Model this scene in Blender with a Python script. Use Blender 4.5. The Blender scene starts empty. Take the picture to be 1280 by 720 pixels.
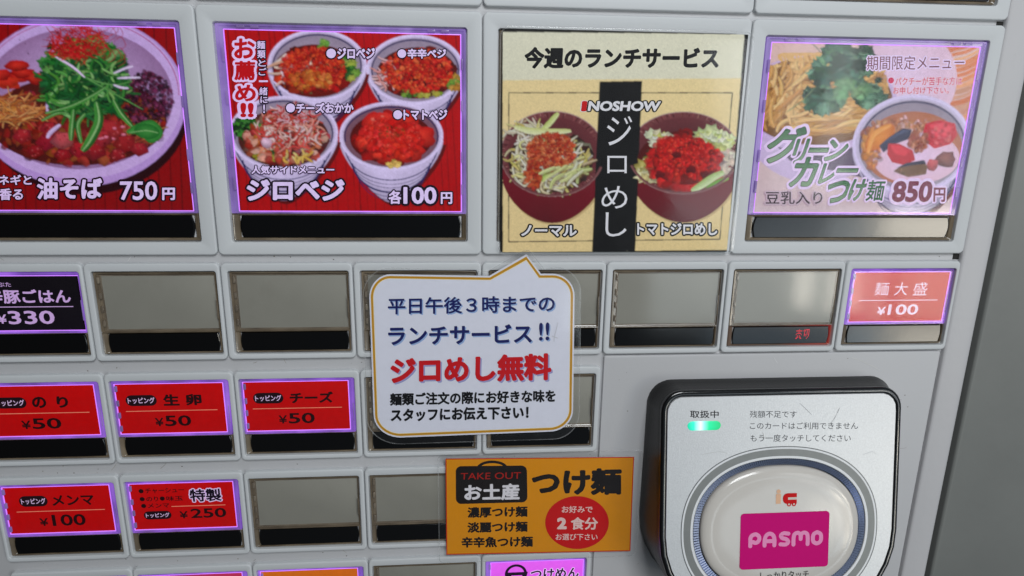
import bpy, math, random
import numpy as np
from mathutils import Vector, Matrix
from mathutils.geometry import tessellate_polygon

random.seed(7)
S = bpy.context.scene
COL = S.collection
TOP = 350.0                       # machine-plane millimetres: X right, Y down from the head groove, h out of the face


def V(X, Y, h=0.0):
    return Vector((X / 1000.0, -h / 1000.0, (TOP - Y) / 1000.0))


# ------------------------------------------------------------------ camera
cam_d = bpy.data.cameras.new("camera")
cam = bpy.data.objects.new("camera", cam_d)
COL.objects.link(cam)
S.camera = cam
cam_d.sensor_width = 36.0
cam_d.lens = 857.02 / 1280 * 36.0
cam_d.clip_start = 0.01
cam_d.clip_end = 60.0
_R = [[0.9967, -0.0154, -0.0801], [-0.0061, 0.9653, -0.2611], [0.0813, 0.2607, 0.9620]]
_b = lambda r: Vector((r[0], r[2], -r[1]))
_x, _y, _z = _b(_R[0]).normalized(), -_b(_R[1]), -_b(_R[2])
_z = (_z - _x * _z.dot(_x)).normalized()
_y = _z.cross(_x)
M4 = Matrix((_x, _y, _z)).transposed().to_4x4()
M4.translation = V(156.72, 35.35, 293.97)
cam.matrix_world = M4

# ------------------------------------------------------------------ world, lamps, exposure
W = bpy.data.worlds.new("World")
S.world = W
W.use_nodes = True
nt = W.node_tree
nt.nodes.clear()
n_out = nt.nodes.new("ShaderNodeOutputWorld")
n_bg = nt.nodes.new("ShaderNodeBackground")
n_tc = nt.nodes.new("ShaderNodeTexCoord")
n_sx = nt.nodes.new("ShaderNodeSeparateXYZ")
n_mr = nt.nodes.new("ShaderNodeMapRange")
n_cr = nt.nodes.new("ShaderNodeValToRGB")
nt.links.new(n_tc.outputs["Generated"], n_sx.inputs[0])
nt.links.new(n_sx.outputs[0], n_mr.inputs[0])
n_mr.inputs[1].default_value = -0.9
n_mr.inputs[2].default_value = 0.9
nt.links.new(n_mr.outputs[0], n_cr.inputs[0])
n_cr.color_ramp.elements[0].color = (0.07, 0.066, 0.062, 1)
n_cr.color_ramp.elements[1].color = (0.40, 0.47, 0.54, 1)
n_cr.color_ramp.elements[0].position = 0.15
n_cr.color_ramp.elements[1].position = 0.9
nt.links.new(n_cr.outputs[0], n_bg.inputs[0])
n_bg.inputs[1].default_value = 0.40
nt.links.new(n_bg.outputs[0], n_out.inputs[0])


def area(name, X, Y, h, tx, ty, th, sx, sy, watts, col):
    d = bpy.data.lights.new(name, 'AREA')
    d.shape = 'RECTANGLE'
    d.size, d.size_y = sx, sy
    d.energy = watts
    d.color = col
    o = bpy.data.objects.new(name, d)
    COL.objects.link(o)
    p, t = V(X, Y, h), V(tx, ty, th)
    o.matrix_world = (t - p).to_track_quat('-Z', 'Y').to_matrix().to_4x4()
    o.location = p
    return o


KEY = area("daylight_opening", 330, -400, 720, 170, 130, 0, 0.34, 0.30, 4.8, (0.95, 0.98, 1.0))
# added unseen lamps, each shaped as a window-glare patch mirrored in the right-hand covers


def pane(azl, azr, eu, el, D, rad, col, nm="glare_pane"):
    """lamp seen mirrored: az/el are tangents from the mirrored camera"""
    k = D + 294
    x0, x1 = 157 + azl * k, 157 + azr * k
    y0, y1 = 35 + eu * k, 35 + el * k
    w, h = (x1 - x0) / 1000, (y1 - y0) / 1000
    area(nm, (x0 + x1) / 2, (y0 + y1) / 2, D, (x0 + x1) / 2, (y0 + y1) / 2, 0, w, h, rad * w * h * math.pi, col)


WARM = (1.0, 0.93, 0.80)
pane(0.532, 0.560, 0.235, 0.305, 1500, 10.0, WARM)
pane(0.585, 0.640, 0.225, 0.315, 1500, 8.0, WARM)
pane(0.655, 0.690, 0.235, 0.330, 1500, 4.5, WARM)
pane(0.700, 0.840, 0.215, 0.325, 1500, 5.5, WARM)
pane(0.430, 0.560, 0.150, 0.212, 1500, 2.0, (0.75, 0.88, 1.0))
pane(0.570, 0.640, 0.150, 0.212, 1500, 5.0, (0.85, 0.95, 1.0))
pane(0.650, 0.860, 0.150, 0.205, 1500, 17.0, WARM)
pane(0.620, 0.690, 0.337, 0.400, 1500, 5.0, (0.75, 0.9, 1.0))
pane(0.700, 0.860, 0.337, 0.400, 1500, 11.0, WARM)
pane(0.400, 0.600, 0.337, 0.410, 1500, 1.2, (0.6, 0.8, 1.0))
pane(0.300, 0.680, 0.215, 0.332, 1600, 2.2, (0.85, 0.95, 1.0))
pane(0.470, 0.525, -0.140, 0.130, 1600, 2.2, (0.9, 0.95, 1.0))
pane(0.535, 0.585, -0.140, 0.130, 1600, 4.2, (0.95, 0.97, 1.0))
pane(0.600, 0.700, -0.140, 0.130, 1600, 1.8, (0.9, 0.95, 1.0))
pane(0.715, 0.860, -0.140, 0.130, 1600, 2.6, (0.9, 0.95, 1.0))

S.view_settings.view_transform = 'Standard'
S.view_settings.look = 'None'
S.view_settings.exposure = 0.0
S.view_settings.gamma = 1.0
S.view_settings.use_curve_mapping = False
S.cycles.max_bounces = 8
S.cycles.transparent_max_bounces = 16
S.cycles.use_denoising = True


# ------------------------------------------------------------------ materials
def lin(c):
    return tuple(((x / 255) / 12.92 if x / 255 <= 0.04045 else ((x / 255 + 0.055) / 1.055) ** 2.4) for x in c)


MATS = {}


def mat(name, col=(200, 200, 200), rough=0.5, metal=0.0, spec=0.5, coat=0.0, emis=None, es=0.0, noise=0.0,
        nscale=40.0, bump=0.0, bscale=300.0, col2=None, stretch=(1, 1, 1), rvar=0.0):
    if name in MATS:
        return MATS[name]
    m = bpy.data.materials.new(name)
    m.use_nodes = True
    t = m.node_tree
    p = t.nodes["Principled BSDF"]
    c = lin(col)
    p.inputs["Base Color"].default_value = (*c, 1)
    p.inputs["Roughness"].default_value = rough
    p.inputs["Metallic"].default_value = metal
    p.inputs["Specular IOR Level"].default_value = spec
    p.inputs["Coat Weight"].default_value = coat
    p.inputs["Coat Roughness"].default_value = 0.05
    if emis:
        p.inputs["Emission Color"].default_value = (*emis, 1)
        p.inputs["Emission Strength"].default_value = es
    tc = t.nodes.new("ShaderNodeTexCoord")
    mp = t.nodes.new("ShaderNodeMapping")
    mp.inputs["Scale"].default_value = stretch
    t.links.new(tc.outputs["Object"], mp.inputs[0])
    if noise or col2:
        n = t.nodes.new("ShaderNodeTexNoise")
        n.inputs["Scale"].default_value = nscale
        n.inputs["Detail"].default_value = 6
        n.inputs["Roughness"].default_value = 0.6
        t.links.new(mp.outputs[0], n.inputs[0])
        r = t.nodes.new("ShaderNodeMapRange")
        r.inputs[1].default_value = 0.3
        r.inputs[2].default_value = 0.7
        t.links.new(n.outputs[0], r.inputs[0])
        mx = t.nodes.new("ShaderNodeMix")
        mx.data_type = 'RGBA'
        a = lin(col2) if col2 else tuple(x * (1 - noise) for x in c)
        b = c if col2 else tuple(min(1, x * (1 + noise * 0.5)) for x in c)
        mx.inputs[6].default_value = (*a, 1)
        mx.inputs[7].default_value = (*b, 1)
        t.links.new(r.outputs[0], mx.inputs[0])
        t.links.new(mx.outputs[2], p.inputs["Base Color"])
        if rvar:
            rr = t.nodes.new("ShaderNodeMapRange")
            rr.inputs[3].default_value = max(0, rough - rvar)
            rr.inputs[4].default_value = rough + rvar
            t.links.new(n.outputs[0], rr.inputs[0])
            t.links.new(rr.outputs[0], p.inputs["Roughness"])
    if bump:
        n2 = t.nodes.new("ShaderNodeTexNoise")
        n2.inputs["Scale"].default_value = bscale
        n2.inputs["Detail"].default_value = 3
        t.links.new(mp.outputs[0], n2.inputs[0])
        bm = t.nodes.new("ShaderNodeBump")
        bm.inputs["Strength"].default_value = bump
        bm.inputs["Distance"].default_value = 0.0006
        t.links.new(n2.outputs[0], bm.inputs["Height"])
        t.links.new(bm.outputs[0], p.inputs["Normal"])
    MATS[name] = m
    return m


def dirt(m, amount=0.5, scale=22.0, lo=0.62, hi=0.8, col=(120, 108, 92)):
    """sparse grime smudges over the base colour"""
    t = m.node_tree
    p = t.nodes["Principled BSDF"]
    tc = t.nodes.new("ShaderNodeTexCoord")
    n = t.nodes.new("ShaderNodeTexNoise")
    n.inputs["Scale"].default_value = scale
    n.inputs["Detail"].default_value = 9
    n.inputs["Roughness"].default_value = 0.72
    t.links.new(tc.outputs["Object"], n.inputs[0])
    r = t.nodes.new("ShaderNodeMapRange")
    r.inputs[1].default_value = lo
    r.inputs[2].default_value = hi
    r.inputs[4].default_value = amount
    t.links.new(n.outputs[0], r.inputs[0])
    mx = t.nodes.new("ShaderNodeMix")
    mx.data_type = 'RGBA'
    src = p.inputs["Base Color"].links
    if src:
        t.links.new(src[0].from_socket, mx.inputs[6])
    else:
        mx.inputs[6].default_value = p.inputs["Base Color"].default_value
    mx.inputs[7].default_value = (*lin(col), 1)
    t.links.new(r.outputs[0], mx.inputs[0])
    t.links.new(mx.outputs[2], p.inputs["Base Color"])
    return m


WHITE = dirt(mat("white_plastic", (205, 208, 210), 0.5, spec=0.35, noise=0.03, nscale=6, bump=0.08, bscale=900), 0.55, 40, 0.66, 0.80)
WHITE_BAR = dirt(mat("white_metal_panel", (198, 198, 200), 0.55, spec=0.3, noise=0.03, nscale=8, bump=0.06, bscale=500), 0.55, 30, 0.66, 0.82)
EDGE = dirt(mat("edge_trim_plastic", (196, 195, 197), 0.42, spec=0.35, noise=0.03, nscale=10, bump=0.15, bscale=260), 0.35, 18, 0.6, 0.85)
GAP = mat("dark_gap", (30, 28, 26), 0.8)
WALLM = mat("grey_painted_steel", (128, 130, 127), 0.45, noise=0.12, nscale=9, bump=0.08, bscale=200)
RIM = mat("smoky_clear_plastic", (132, 118, 98), 0.22, coat=0.6, col2=(88, 76, 62), nscale=55, rvar=0.1)
RIM_IN = mat("smoky_plastic_ridge", (150, 138, 120), 0.2, coat=0.6, col2=(92, 80, 68), nscale=70)
BLANK = dirt(mat("blank_grey_label", (150, 148, 138), 0.6, noise=0.10, nscale=18), 0.25, 60, 0.55, 0.9, (98, 92, 82))
STRIP = mat("black_smoked_window", (7, 7, 8), 0.12, spec=0.5, rvar=0.0, bump=0.05, bscale=60)
CAVITY = mat("dark_cavity", (22, 19, 17), 0.7)
BLACKP = dirt(mat("black_housing_plastic", (13, 13, 14), 0.36, bump=0.25, bscale=1500), 0.25, 70, 0.66, 0.9, (50, 48, 44))
BLACKG = mat("gloss_black_bezel", (10, 11, 13), 0.16, coat=0.5, bump=0.15, bscale=120)
SILVER = mat("silver_face_plate", (212, 214, 216), 0.40, metal=0.38, noise=0.10, nscale=1400, bump=0.1, bscale=1800)
GREYRING = mat("grey_printed_ring", (132, 135, 134), 0.45, metal=0.3, noise=0.06, nscale=300)
LINE_D = mat("ring_outline_grey", (96, 99, 102), 0.4, metal=0.3)
LINE_W = mat("ring_outline_white", (228, 230, 232), 0.35)
RIB = mat("blue_black_ribbed_plastic", (104, 112, 134), 0.25, metal=0.8)
PAD = mat("cream_touch_pad", (208, 203, 196), 0.14, noise=0.05, nscale=30)
INK = mat("black_ink", (34, 34, 36), 0.5)


def rim_lit(name, strength, tint=(0.36, 0.10, 1.0)):
    if name in MATS:
        return MATS[name]
    m = bpy.data.materials.new(name)
    m.use_nodes = True
    t = m.node_tree
    p = t.nodes["Principled BSDF"]
    p.inputs["Base Color"].default_value = (0.16, 0.12, 0.24, 1)
    p.inputs["Roughness"].default_value = 0.2
    tc = t.nodes.new("ShaderNodeTexCoord")
    mp = t.nodes.new("ShaderNodeMapping")
    mp.inputs["Scale"].default_value = (70, 40, 40)
    n = t.nodes.new("ShaderNodeTexNoise")
    n.inputs["Scale"].default_value = 1.0
    n.inputs["Detail"].default_value = 3
    t.links.new(tc.outputs["Object"], mp.inputs[0])
    t.links.new(mp.outputs[0], n.inputs[0])
    r = t.nodes.new("ShaderNodeValToRGB")
    e = r.color_ramp.elements
    e[0].position, e[0].color = 0.32, tuple(x * 0.24 for x in tint) + (1,)
    e[1].position, e[1].color = 0.72, (min(1, tint[0] * 1.3), tint[1] * 1.6, tint[2], 1)
    x = e.new(0.5)
    x.color = tuple(k * 0.62 for k in tint) + (1,)
    t.links.new(n.outputs[0], r.inputs[0])
    t.links.new(r.outputs[0], p.inputs["Emission Color"])
    p.inputs["Emission Strength"].default_value = strength
    MATS[name] = m
    return m


def print_mat(name, lit, gloss=0.45, tint=(1.0, 0.80, 1.22), grain=0.10):
    if name in MATS:
        return MATS[name]
    m = bpy.data.materials.new(name)
    m.use_nodes = True
    t = m.node_tree
    p = t.nodes["Principled BSDF"]
    a = t.nodes.new("ShaderNodeVertexColor")
    a.layer_name = "ink"
    tc = t.nodes.new("ShaderNodeTexCoord")
    n = t.nodes.new("ShaderNodeTexNoise")
    n.inputs["Scale"].default_value = 420
    n.inputs["Detail"].default_value = 4
    t.links.new(tc.outputs["Object"], n.inputs[0])
    r = t.nodes.new("ShaderNodeMapRange")
    r.inputs[1].default_value, r.inputs[2].default_value = 0.3, 0.7
    r.inputs[3].default_value, r.inputs[4].default_value = 1 - grain, 1 + grain
    t.links.new(n.outputs[0], r.inputs[0])
    mx = t.nodes.new("ShaderNodeVectorMath")
    mx.operation = 'SCALE'
    t.links.new(a.outputs[0], mx.inputs[0])
    t.links.new(r.outputs[0], mx.inputs["Scale"])
    if lit:            # translucent film: less body colour of its own
        bs = t.nodes.new("ShaderNodeVectorMath")
        bs.operation = 'SCALE'
        bs.inputs["Scale"].default_value = 0.6
        t.links.new(mx.outputs[0], bs.inputs[0])
        t.links.new(bs.outputs[0], p.inputs["Base Color"])
    else:
        t.links.new(mx.outputs[0], p.inputs["Base Color"])
    p.inputs["Roughness"].default_value = gloss
    p.inputs["Specular IOR Level"].default_value = 0.12
    if lit:
        k = t.nodes.new("ShaderNodeVectorMath")
        k.operation = 'MULTIPLY'
        k.inputs[1].default_value = tint
        t.links.new(mx.outputs[0], k.inputs[0])
        t.links.new(k.outputs[0], p.inputs["Emission Color"])
        p.inputs["Emission Strength"].default_value = lit
    MATS[name] = m
    return m


def clear_mat(name, f0=0.045, rough=0.02, bump=0.0, bscale=60, film=0.0, gain=1.0):
    """a clear sheet: straight-through view plus Fresnel reflection, with a faint dusty film"""
    m = bpy.data.materials.new(name)
    m.use_nodes = True
    t = m.node_tree
    t.nodes.clear()
    o = t.nodes.new("ShaderNodeOutputMaterial")
    tr = t.nodes.new("ShaderNodeBsdfTransparent")
    gl = t.nodes.new("ShaderNodeBsdfGlossy")
    gl.inputs["Roughness"].default_value = rough
    lw = t.nodes.new("ShaderNodeLayerWeight")
    lw.inputs[0].default_value = 0.5
    pw = t.nodes.new("ShaderNodeMath")
    pw.operation = 'POWER'
    pw.inputs[1].default_value = 5
    ma = t.nodes.new("ShaderNodeMath")
    ma.operation = 'MULTIPLY_ADD'
    ma.inputs[1].default_value = 0.95
    ma.inputs[2].default_value = f0
    t.links.new(lw.outputs["Facing"], pw.inputs[0])
    t.links.new(pw.outputs[0], ma.inputs[0])
    mx = t.nodes.new("ShaderNodeMixShader")
    t.links.new(ma.outputs[0], mx.inputs[0])
    t.links.new(tr.outputs[0], mx.inputs[1])
    t.links.new(gl.outputs[0], mx.inputs[2])
    last = mx
    tc = t.nodes.new("ShaderNodeTexCoord")
    if film:
        df = t.nodes.new("ShaderNodeBsdfDiffuse")
        df.inputs[0].default_value = (0.75, 0.76, 0.76, 1)
        n = t.nodes.new("ShaderNodeTexNoise")
        n.inputs["Scale"].default_value = 70
        n.inputs["Detail"].default_value = 8
        n.inputs["Roughness"].default_value = 0.7
        t.links.new(tc.outputs["Object"], n.inputs[0])
        r = t.nodes.new("ShaderNodeMapRange")
        r.inputs[1].default_value, r.inputs[2].default_value = 0.35, 0.8
        r.inputs[3].default_value, r.inputs[4].default_value = film * 0.3, film * 2.2
        t.links.new(n.outputs[0], r.inputs[0])
        m2 = t.nodes.new("ShaderNodeMixShader")
        t.links.new(r.outputs[0], m2.inputs[0])
        t.links.new(mx.outputs[0], m2.inputs[1])
        t.links.new(df.outputs[0], m2.inputs[2])
        last = m2
    if bump:
        n2 = t.nodes.new("ShaderNodeTexNoise")
        n2.inputs["Scale"].default_value = bscale
        n2.inputs["Detail"].default_value = 4
        t.links.new(tc.outputs["Object"], n2.inputs[0])
        b = t.nodes.new("ShaderNodeBump")
        b.inputs["Strength"].default_value = bump
        b.inputs["Distance"].default_value = 0.001
        t.links.new(n2.outputs[0], b.inputs["Height"])
        t.links.new(b.outputs[0], gl.inputs["Normal"])
    t.links.new(last.outputs[0], o.inputs[0])
    MATS[name] = m
    return m


CLEAR = clear_mat("clear_acrylic_cover", 0.05, 0.085, bump=0.06, bscale=35, film=0.003)
FILM = clear_mat("laminating_film", 0.05, 0.12, bump=0.05, bscale=30, film=0.006)
RL_BIG = rim_lit("purple_lit_acrylic", 0.62)
RL_DIM = rim_lit("purple_lit_acrylic_dim", 0.40, (0.40, 0.22, 0.85))
RL_LARGE = rim_lit("purple_lit_acrylic_wide", 0.42, (0.40, 0.22, 0.95))
LINE_LIT = mat("bright_lit_edge", (190, 120, 230), 0.3, emis=(0.62, 0.22, 1.0), es=0.8)
RED_LIT = mat("red_lit_acrylic", (104, 84, 70), 0.3, emis=(0.75, 0.02, 0.03), es=0.3)
_t = RED_LIT.node_tree
_sx, _mr, _tc = _t.nodes.new("ShaderNodeSeparateXYZ"), _t.nodes.new("ShaderNodeMapRange"), _t.nodes.new("ShaderNodeTexCoord")
_t.links.new(_tc.outputs["Object"], _sx.inputs[0])
_t.links.new(_sx.outputs[0], _mr.inputs[0])
_mr.interpolation_type = 'SMOOTHSTEP'
_mr.inputs[1].default_value, _mr.inputs[2].default_value, _mr.inputs[4].default_value = 0.306, 0.330, 0.22
_t.links.new(_mr.outputs[0], _t.nodes["Principled BSDF"].inputs["Emission Strength"])


# ------------------------------------------------------------------ mesh helpers
def link(name, me, m, parent=None, smooth=False, loc=None):
    o = bpy.data.objects.new(name, me)
    COL.objects.link(o)
    if m is not None and not me.materials:
        for q in (m if isinstance(m, (list, tuple)) else [m]):
            me.materials.append(q)
    if smooth:
        for p in me.polygons:
            p.use_smooth = True
    if parent is not None:
        o.parent = parent
        o.matrix_parent_inverse = parent.matrix_world.inverted()
    return o


def empty(name, X, Y, h=0, label=None, cat=None, group=None, parent=None):
    o = bpy.data.objects.new(name, None)
    COL.objects.link(o)
    o.empty_display_size = 0.01
    if parent is not None:
        o.parent = parent
        o.matrix_parent_inverse = Matrix.Identity(4)
        o.location = V(X, Y, h) - parent.matrix_world.translation
        o.matrix_world = Matrix.Translation(V(X, Y, h))
    else:
        o.location = V(X, Y, h)
        o.matrix_world = Matrix.Translation(V(X, Y, h))
    if label:
        o['label'] = label
    if cat:
        o['category'] = cat
    if group:
        o['group'] = group
    return o


def rrect(x0, y0, x1, y1, r, n=5):
    """rounded rectangle, same vertex count whatever the radii; r = one radius or (tl,tr,br,bl)"""
    rs = r if isinstance(r, (tuple, list)) else (r,) * 4
    out = []
    for (cx, cy, a0, rr) in ((x0 + rs[0], y0 + rs[0], 180, rs[0]), (x1 - rs[1], y0 + rs[1], 270, rs[1]),
                             (x1 - rs[2], y1 - rs[2], 0, rs[2]), (x0 + rs[3], y1 - rs[3], 90, rs[3])):
        for i in range(n + 1):
            a = math.radians(a0 + 90 * i / n)
            out.append((cx + rr * math.cos(a), cy + rr * math.sin(a)))
    return out


def loops_mesh(name, loops, cap_first=False, cap_last=False, sharp=True):
    """loops = [(points, h)], bridged one to the next; machine-plane mm"""
    vs, fs = [], []
    n = len(loops[0][0])
    for pts, h in loops:
        if isinstance(h, (int, float)):
            vs += [V(x, y, h) for x, y in pts]
        else:
            vs += [V(x, y, hh) for (x, y), hh in zip(pts, h)]
    for k in range(len(loops) - 1):
        a, b = k * n, (k + 1) * n
        for i in range(n):
            j = (i + 1) % n
            fs.append((a + i, b + i, b + j, a + j))
    if cap_first:
        fs.append(tuple(range(n)))
    if cap_last:
        a = (len(loops) - 1) * n
        fs.append(tuple(reversed(range(a, a + n))))
    me = bpy.data.meshes.new(name)
    me.from_pydata(vs, [], fs)
    me.validate()
    me.update()
    return me


def soften(me, ang=40):
    for p in me.polygons:
        p.use_smooth = True
    me.set_sharp_from_angle(angle=math.radians(ang))


def frame(name, m, parent, loops, cap_last=False, cap_first=False, ang=50):
    me = loops_mesh(name, loops, cap_last=cap_last, cap_first=cap_first)
    import bmesh
    bm = bmesh.new()
    bm.from_mesh(me)
    bmesh.ops.recalc_face_normals(bm, faces=bm.faces)
    # make the faces look outward (towards the viewer) on the whole
    s = sum(f.normal.y * f.calc_area() for f in bm.faces)
    if s > 0:
        bmesh.ops.reverse_faces(bm, faces=bm.faces)
    bm.to_mesh(me)
    bm.free()
    soften(me, ang)
    return link(name, me, m, parent)


def box(name, m, parent, x0, y0, x1, y1, h0, h1, r=0.3, bev=0.25, n=2):
    i = bev
    return frame(name, m, parent, [(rrect(x0, y0, x1, y1, r, n), h0), (rrect(x0, y0, x1, y1, r, n), h1 - i),
                                   (rrect(x0 + i * .3, y0 + i * .3, x1 - i * .3, y1 - i * .3, r, n), h1 - i * .3),
                                   (rrect(x0 + i, y0 + i, x1 - i, y1 - i, r, n), h1)], cap_last=True)


def superell(cx, cy, a, b, n, N=96):
    out = []
    for i in range(N):
        t = 2 * math.pi * i / N
        c, s = math.cos(t), math.sin(t)
        out.append((cx + a * math.copysign(abs(c) ** (2 / n), c), cy + b * math.copysign(abs(s) ** (2 / n), s)))
    return out


# ------------------------------------------------------------------ lettering
_glyph = {}


def glyphs(s):
    """flat triangles and outline edges of a piece of text, em = 1"""
    if s in _glyph:
        return _glyph[s]
    cu = bpy.data.curves.new("lettering", 'FONT')
    cu.body = s
    cu.size = 1.0
    cu.resolution_u = 3
    o = bpy.data.objects.new("lettering", cu)
    COL.objects.link(o)
    dg = bpy.context.evaluated_depsgraph_get()
    dg.update()
    me = bpy.data.meshes.new_from_object(o.evaluated_get(dg))
    me.calc_loop_triangles()
    vs = [(v.co.x, v.co.y) for v in me.vertices]
    ts = [tuple(t.vertices) for t in me.loop_triangles]
    cnt = {}
    for t in ts:
        for i in range(3):
            k = tuple(sorted((t[i], t[(i + 1) % 3])))
            cnt[k] = cnt.get(k, 0) + 1
    ed = [k for k, n in cnt.items() if n == 1]
    bpy.data.objects.remove(o)
    bpy.data.curves.remove(cu)
    bpy.data.meshes.remove(me)
    _glyph[s] = (vs, ts, ed)
    return _glyph[s]


# ------------------------------------------------------------------ printed sheets
def homography(src, dst):
    A = []
    for (x, y), (u, v) in zip(src, dst):
        A.append([x, y, 1, 0, 0, 0, -u * x, -u * y, u])
        A.append([0, 0, 0, x, y, 1, -v * x, -v * y, v])
    n = 8
    for i in range(n):
        p = max(range(i, n), key=lambda r: abs(A[r][i]))
        A[i], A[p] = A[p], A[i]
        d = A[i][i]
        A[i] = [a / d for a in A[i]]
        for r in range(n):
            if r != i:
                f = A[r][i]
                if f:
                    A[r] = [a - f * b for a, b in zip(A[r], A[i])]
    return [A[i][8] for i in range(8)]


class Print:
    """flat print: coloured ink shapes laid one above the other (under a micron apart) on one sheet"""
    DZ = 0.0008

    def __init__(s, src, dst, h, clip=None, xf=None):
        s.xf = xf or V
        s.H = homography(src, dst)
        s.h = h
        s.lv = 0
        s.v, s.f, s.c = [], [], []
        poly = clip or dst
        area2 = sum(poly[i][0] * poly[(i + 1) % len(poly)][1] - poly[(i + 1) % len(poly)][0] * poly[i][1] for i in range(len(poly)))
        s.clip = poly if area2 > 0 else poly[::-1]
        s.buf = None
        s.alpha = 1.0
        s.grid = None

    # --- continuous-tone part of the print: shapes are blended into a fine grid of ink, softened, and laid as one sheet
    def begin_photo(s, px=6.5):
        xs = [c[0] for c in s.clip]
        ys = [c[1] for c in s.clip]
        s.bx, s.by, s.px = min(xs), min(ys), px
        s.W = int((max(xs) - s.bx) * px / 2) * 2
        s.Hh = int((max(ys) - s.by) * px / 2) * 2
        s.sxk = s.W / (max(xs) - s.bx)
        s.syk = s.Hh / (max(ys) - s.by)
        s.buf = np.zeros((s.Hh, s.W, 3), dtype=np.float32)

    def splat(s, P, C):
        n = len(P)
        X = [(p[0] - s.bx) * s.sxk for p in P]
        Y = [(p[1] - s.by) * s.syk for p in P]
        for k in range(1, n - 1):
            x0, y0, x1, y1, x2, y2 = X[0], Y[0], X[k], Y[k], X[k + 1], Y[k + 1]
            a, b = max(0, int(min(x0, x1, x2))), min(s.W, int(max(x0, x1, x2)) + 2)
            c, d = max(0, int(min(y0, y1, y2))), min(s.Hh, int(max(y0, y1, y2)) + 2)
            if a >= b or c >= d:
                continue
            den = (y1 - y2) * (x0 - x2) + (x2 - x1) * (y0 - y2)
            if abs(den) < 1e-6:
                continue
            gx = np.arange(a, b, dtype=np.float32)[None, :] + .5
            gy = np.arange(c, d, dtype=np.float32)[:, None] + .5
            w0 = ((y1 - y2) * (gx - x2) + (x2 - x1) * (gy - y2)) / den
            w1 = ((y2 - y0) * (gx - x2) + (x0 - x2) * (gy - y2)) / den
            w2 = 1 - w0 - w1
            m = (w0 >= -1e-4) & (w1 >= -1e-4) & (w2 >= -1e-4)
            if not m.any():
                continue
            c0, c1, c2 = C[0], C[k], C[k + 1]
            sub = s.buf[c:d, a:b]
            al = s.alpha
            for q in range(3):
                v = w0 * c0[q] + w1 * c1[q] + w2 * c2[q]
                t = sub[..., q]
                t[m] = t[m] * (1 - al) + v[m] * al

    def end_photo(s, blur=1.0, grain=0.03):
        B = s.buf
        r = max(1, int(blur * 3))
        k = np.exp(-0.5 * (np.arange(-r, r + 1) / blur) ** 2)
        k /= k.sum()
        def conv(A):
            P_ = np.pad(A, ((r, r), (r, r), (0, 0)), mode='edge')
            A1 = sum(k[i] * P_[i:i + A.shape[0]] for i in range(2 * r + 1))
            return sum(k[i] * A1[:, i:i + A.shape[1]] for i in range(2 * r + 1))
        B = np.clip(conv(B), 0, 1)
        rng = np.random.default_rng(3)
        lowf = rng.normal(0, 1, B.shape[:2] + (1,))
        lowf = conv(lowf)
        B = B * (1 + lowf * grain * 4)
        B = (B[0::2, 0::2] + B[1::2, 0::2] + B[0::2, 1::2] + B[1::2, 1::2]) / 4
        B = np.clip(B, 0, 1)
        s.grid = B
        s.buf = None
        s.lv = 1

    def m(s, x, y):
        H = s.H
        w = H[6] * x + H[7] * y + 1
        return ((H[0] * x + H[1] * y + H[2]) / w, (H[3] * x + H[4] * y + H[5]) / w)

    def up(s):
        s.lv += 1

    def tri(s, pts, cols):
        P = [s.m(*p) for p in pts]
        L = [(p[0], p[1], *c) for p, c in zip(P, cols)]
        n = len(s.clip)
        for i in range(n):
            ax, ay = s.clip[i]
            bx, by = s.clip[(i + 1) % n]
            ex, ey = bx - ax, by - ay
            d = [ex * (q[1] - ay) - ey * (q[0] - ax) for q in L]
            if min(d) >= 0:
                continue
            if max(d) <= 0:
                return
            out = []
            k = len(L)
            for j in range(k):
                a, b, da, db = L[j], L[(j + 1) % k], d[j], d[(j + 1) % k]
                if da >= 0:
                    out.append(a)
                if (da > 0 > db) or (da < 0 < db):
                    t = da / (da - db)
                    out.append(tuple(x + (y - x) * t for x, y in zip(a, b)))
            L = out
            if len(L) < 3:
                return
        if s.buf is not None:
            s.splat([(q[0], q[1]) for q in L], [q[2:5] for q in L])
            return
        a0 = len(s.v)
        hh = s.h + s.lv * s.DZ
        s.v += [s.xf(q[0], q[1], hh) for q in L]
        s.c += [q[2:5] for q in L]
        # face towards the viewer
        ar = sum(L[i][0] * L[(i + 1) % len(L)][1] - L[(i + 1) % len(L)][0] * L[i][1] for i in range(len(L)))
        idx = list(range(a0, a0 + len(L)))
        if ar > 0:
            idx.reverse()
        s.f.append(tuple(idx))

    def fan(s, c, pts, cc, ce):
        s.up()
        k = len(pts)
        ces = ce if isinstance(ce, list) else [ce] * k
        for i in range(k):
            j = (i + 1) % k
            s.tri((c, pts[i], pts[j]), (cc, ces[i], ces[j]))

    def poly(s, pts, col):
        s.up()
        for t in tessellate_polygon([[Vector((p[0], p[1], 0)) for p in pts]]):
            s.tri([pts[i] for i in t], [lin(col)] * 3)

    def quad(s, a, b, c, d, ca, cb=None, cc=None, cd=None):
        s.up()
        ca = lin(ca)
        cb = lin(cb) if cb else ca
        cc = lin(cc) if cc else ca
        cd = lin(cd) if cd else ca
        s.tri((a, b, c), (ca, cb, cc))
        s.tri((a, c, d), (ca, cc, cd))

    def rect(s, x0, y0, x1, y1, ct, cb=None):
        cb = cb or ct
        s.quad((x0, y0), (x1, y0), (x1, y1), (x0, y1), ct, ct, cb, cb)

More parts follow.
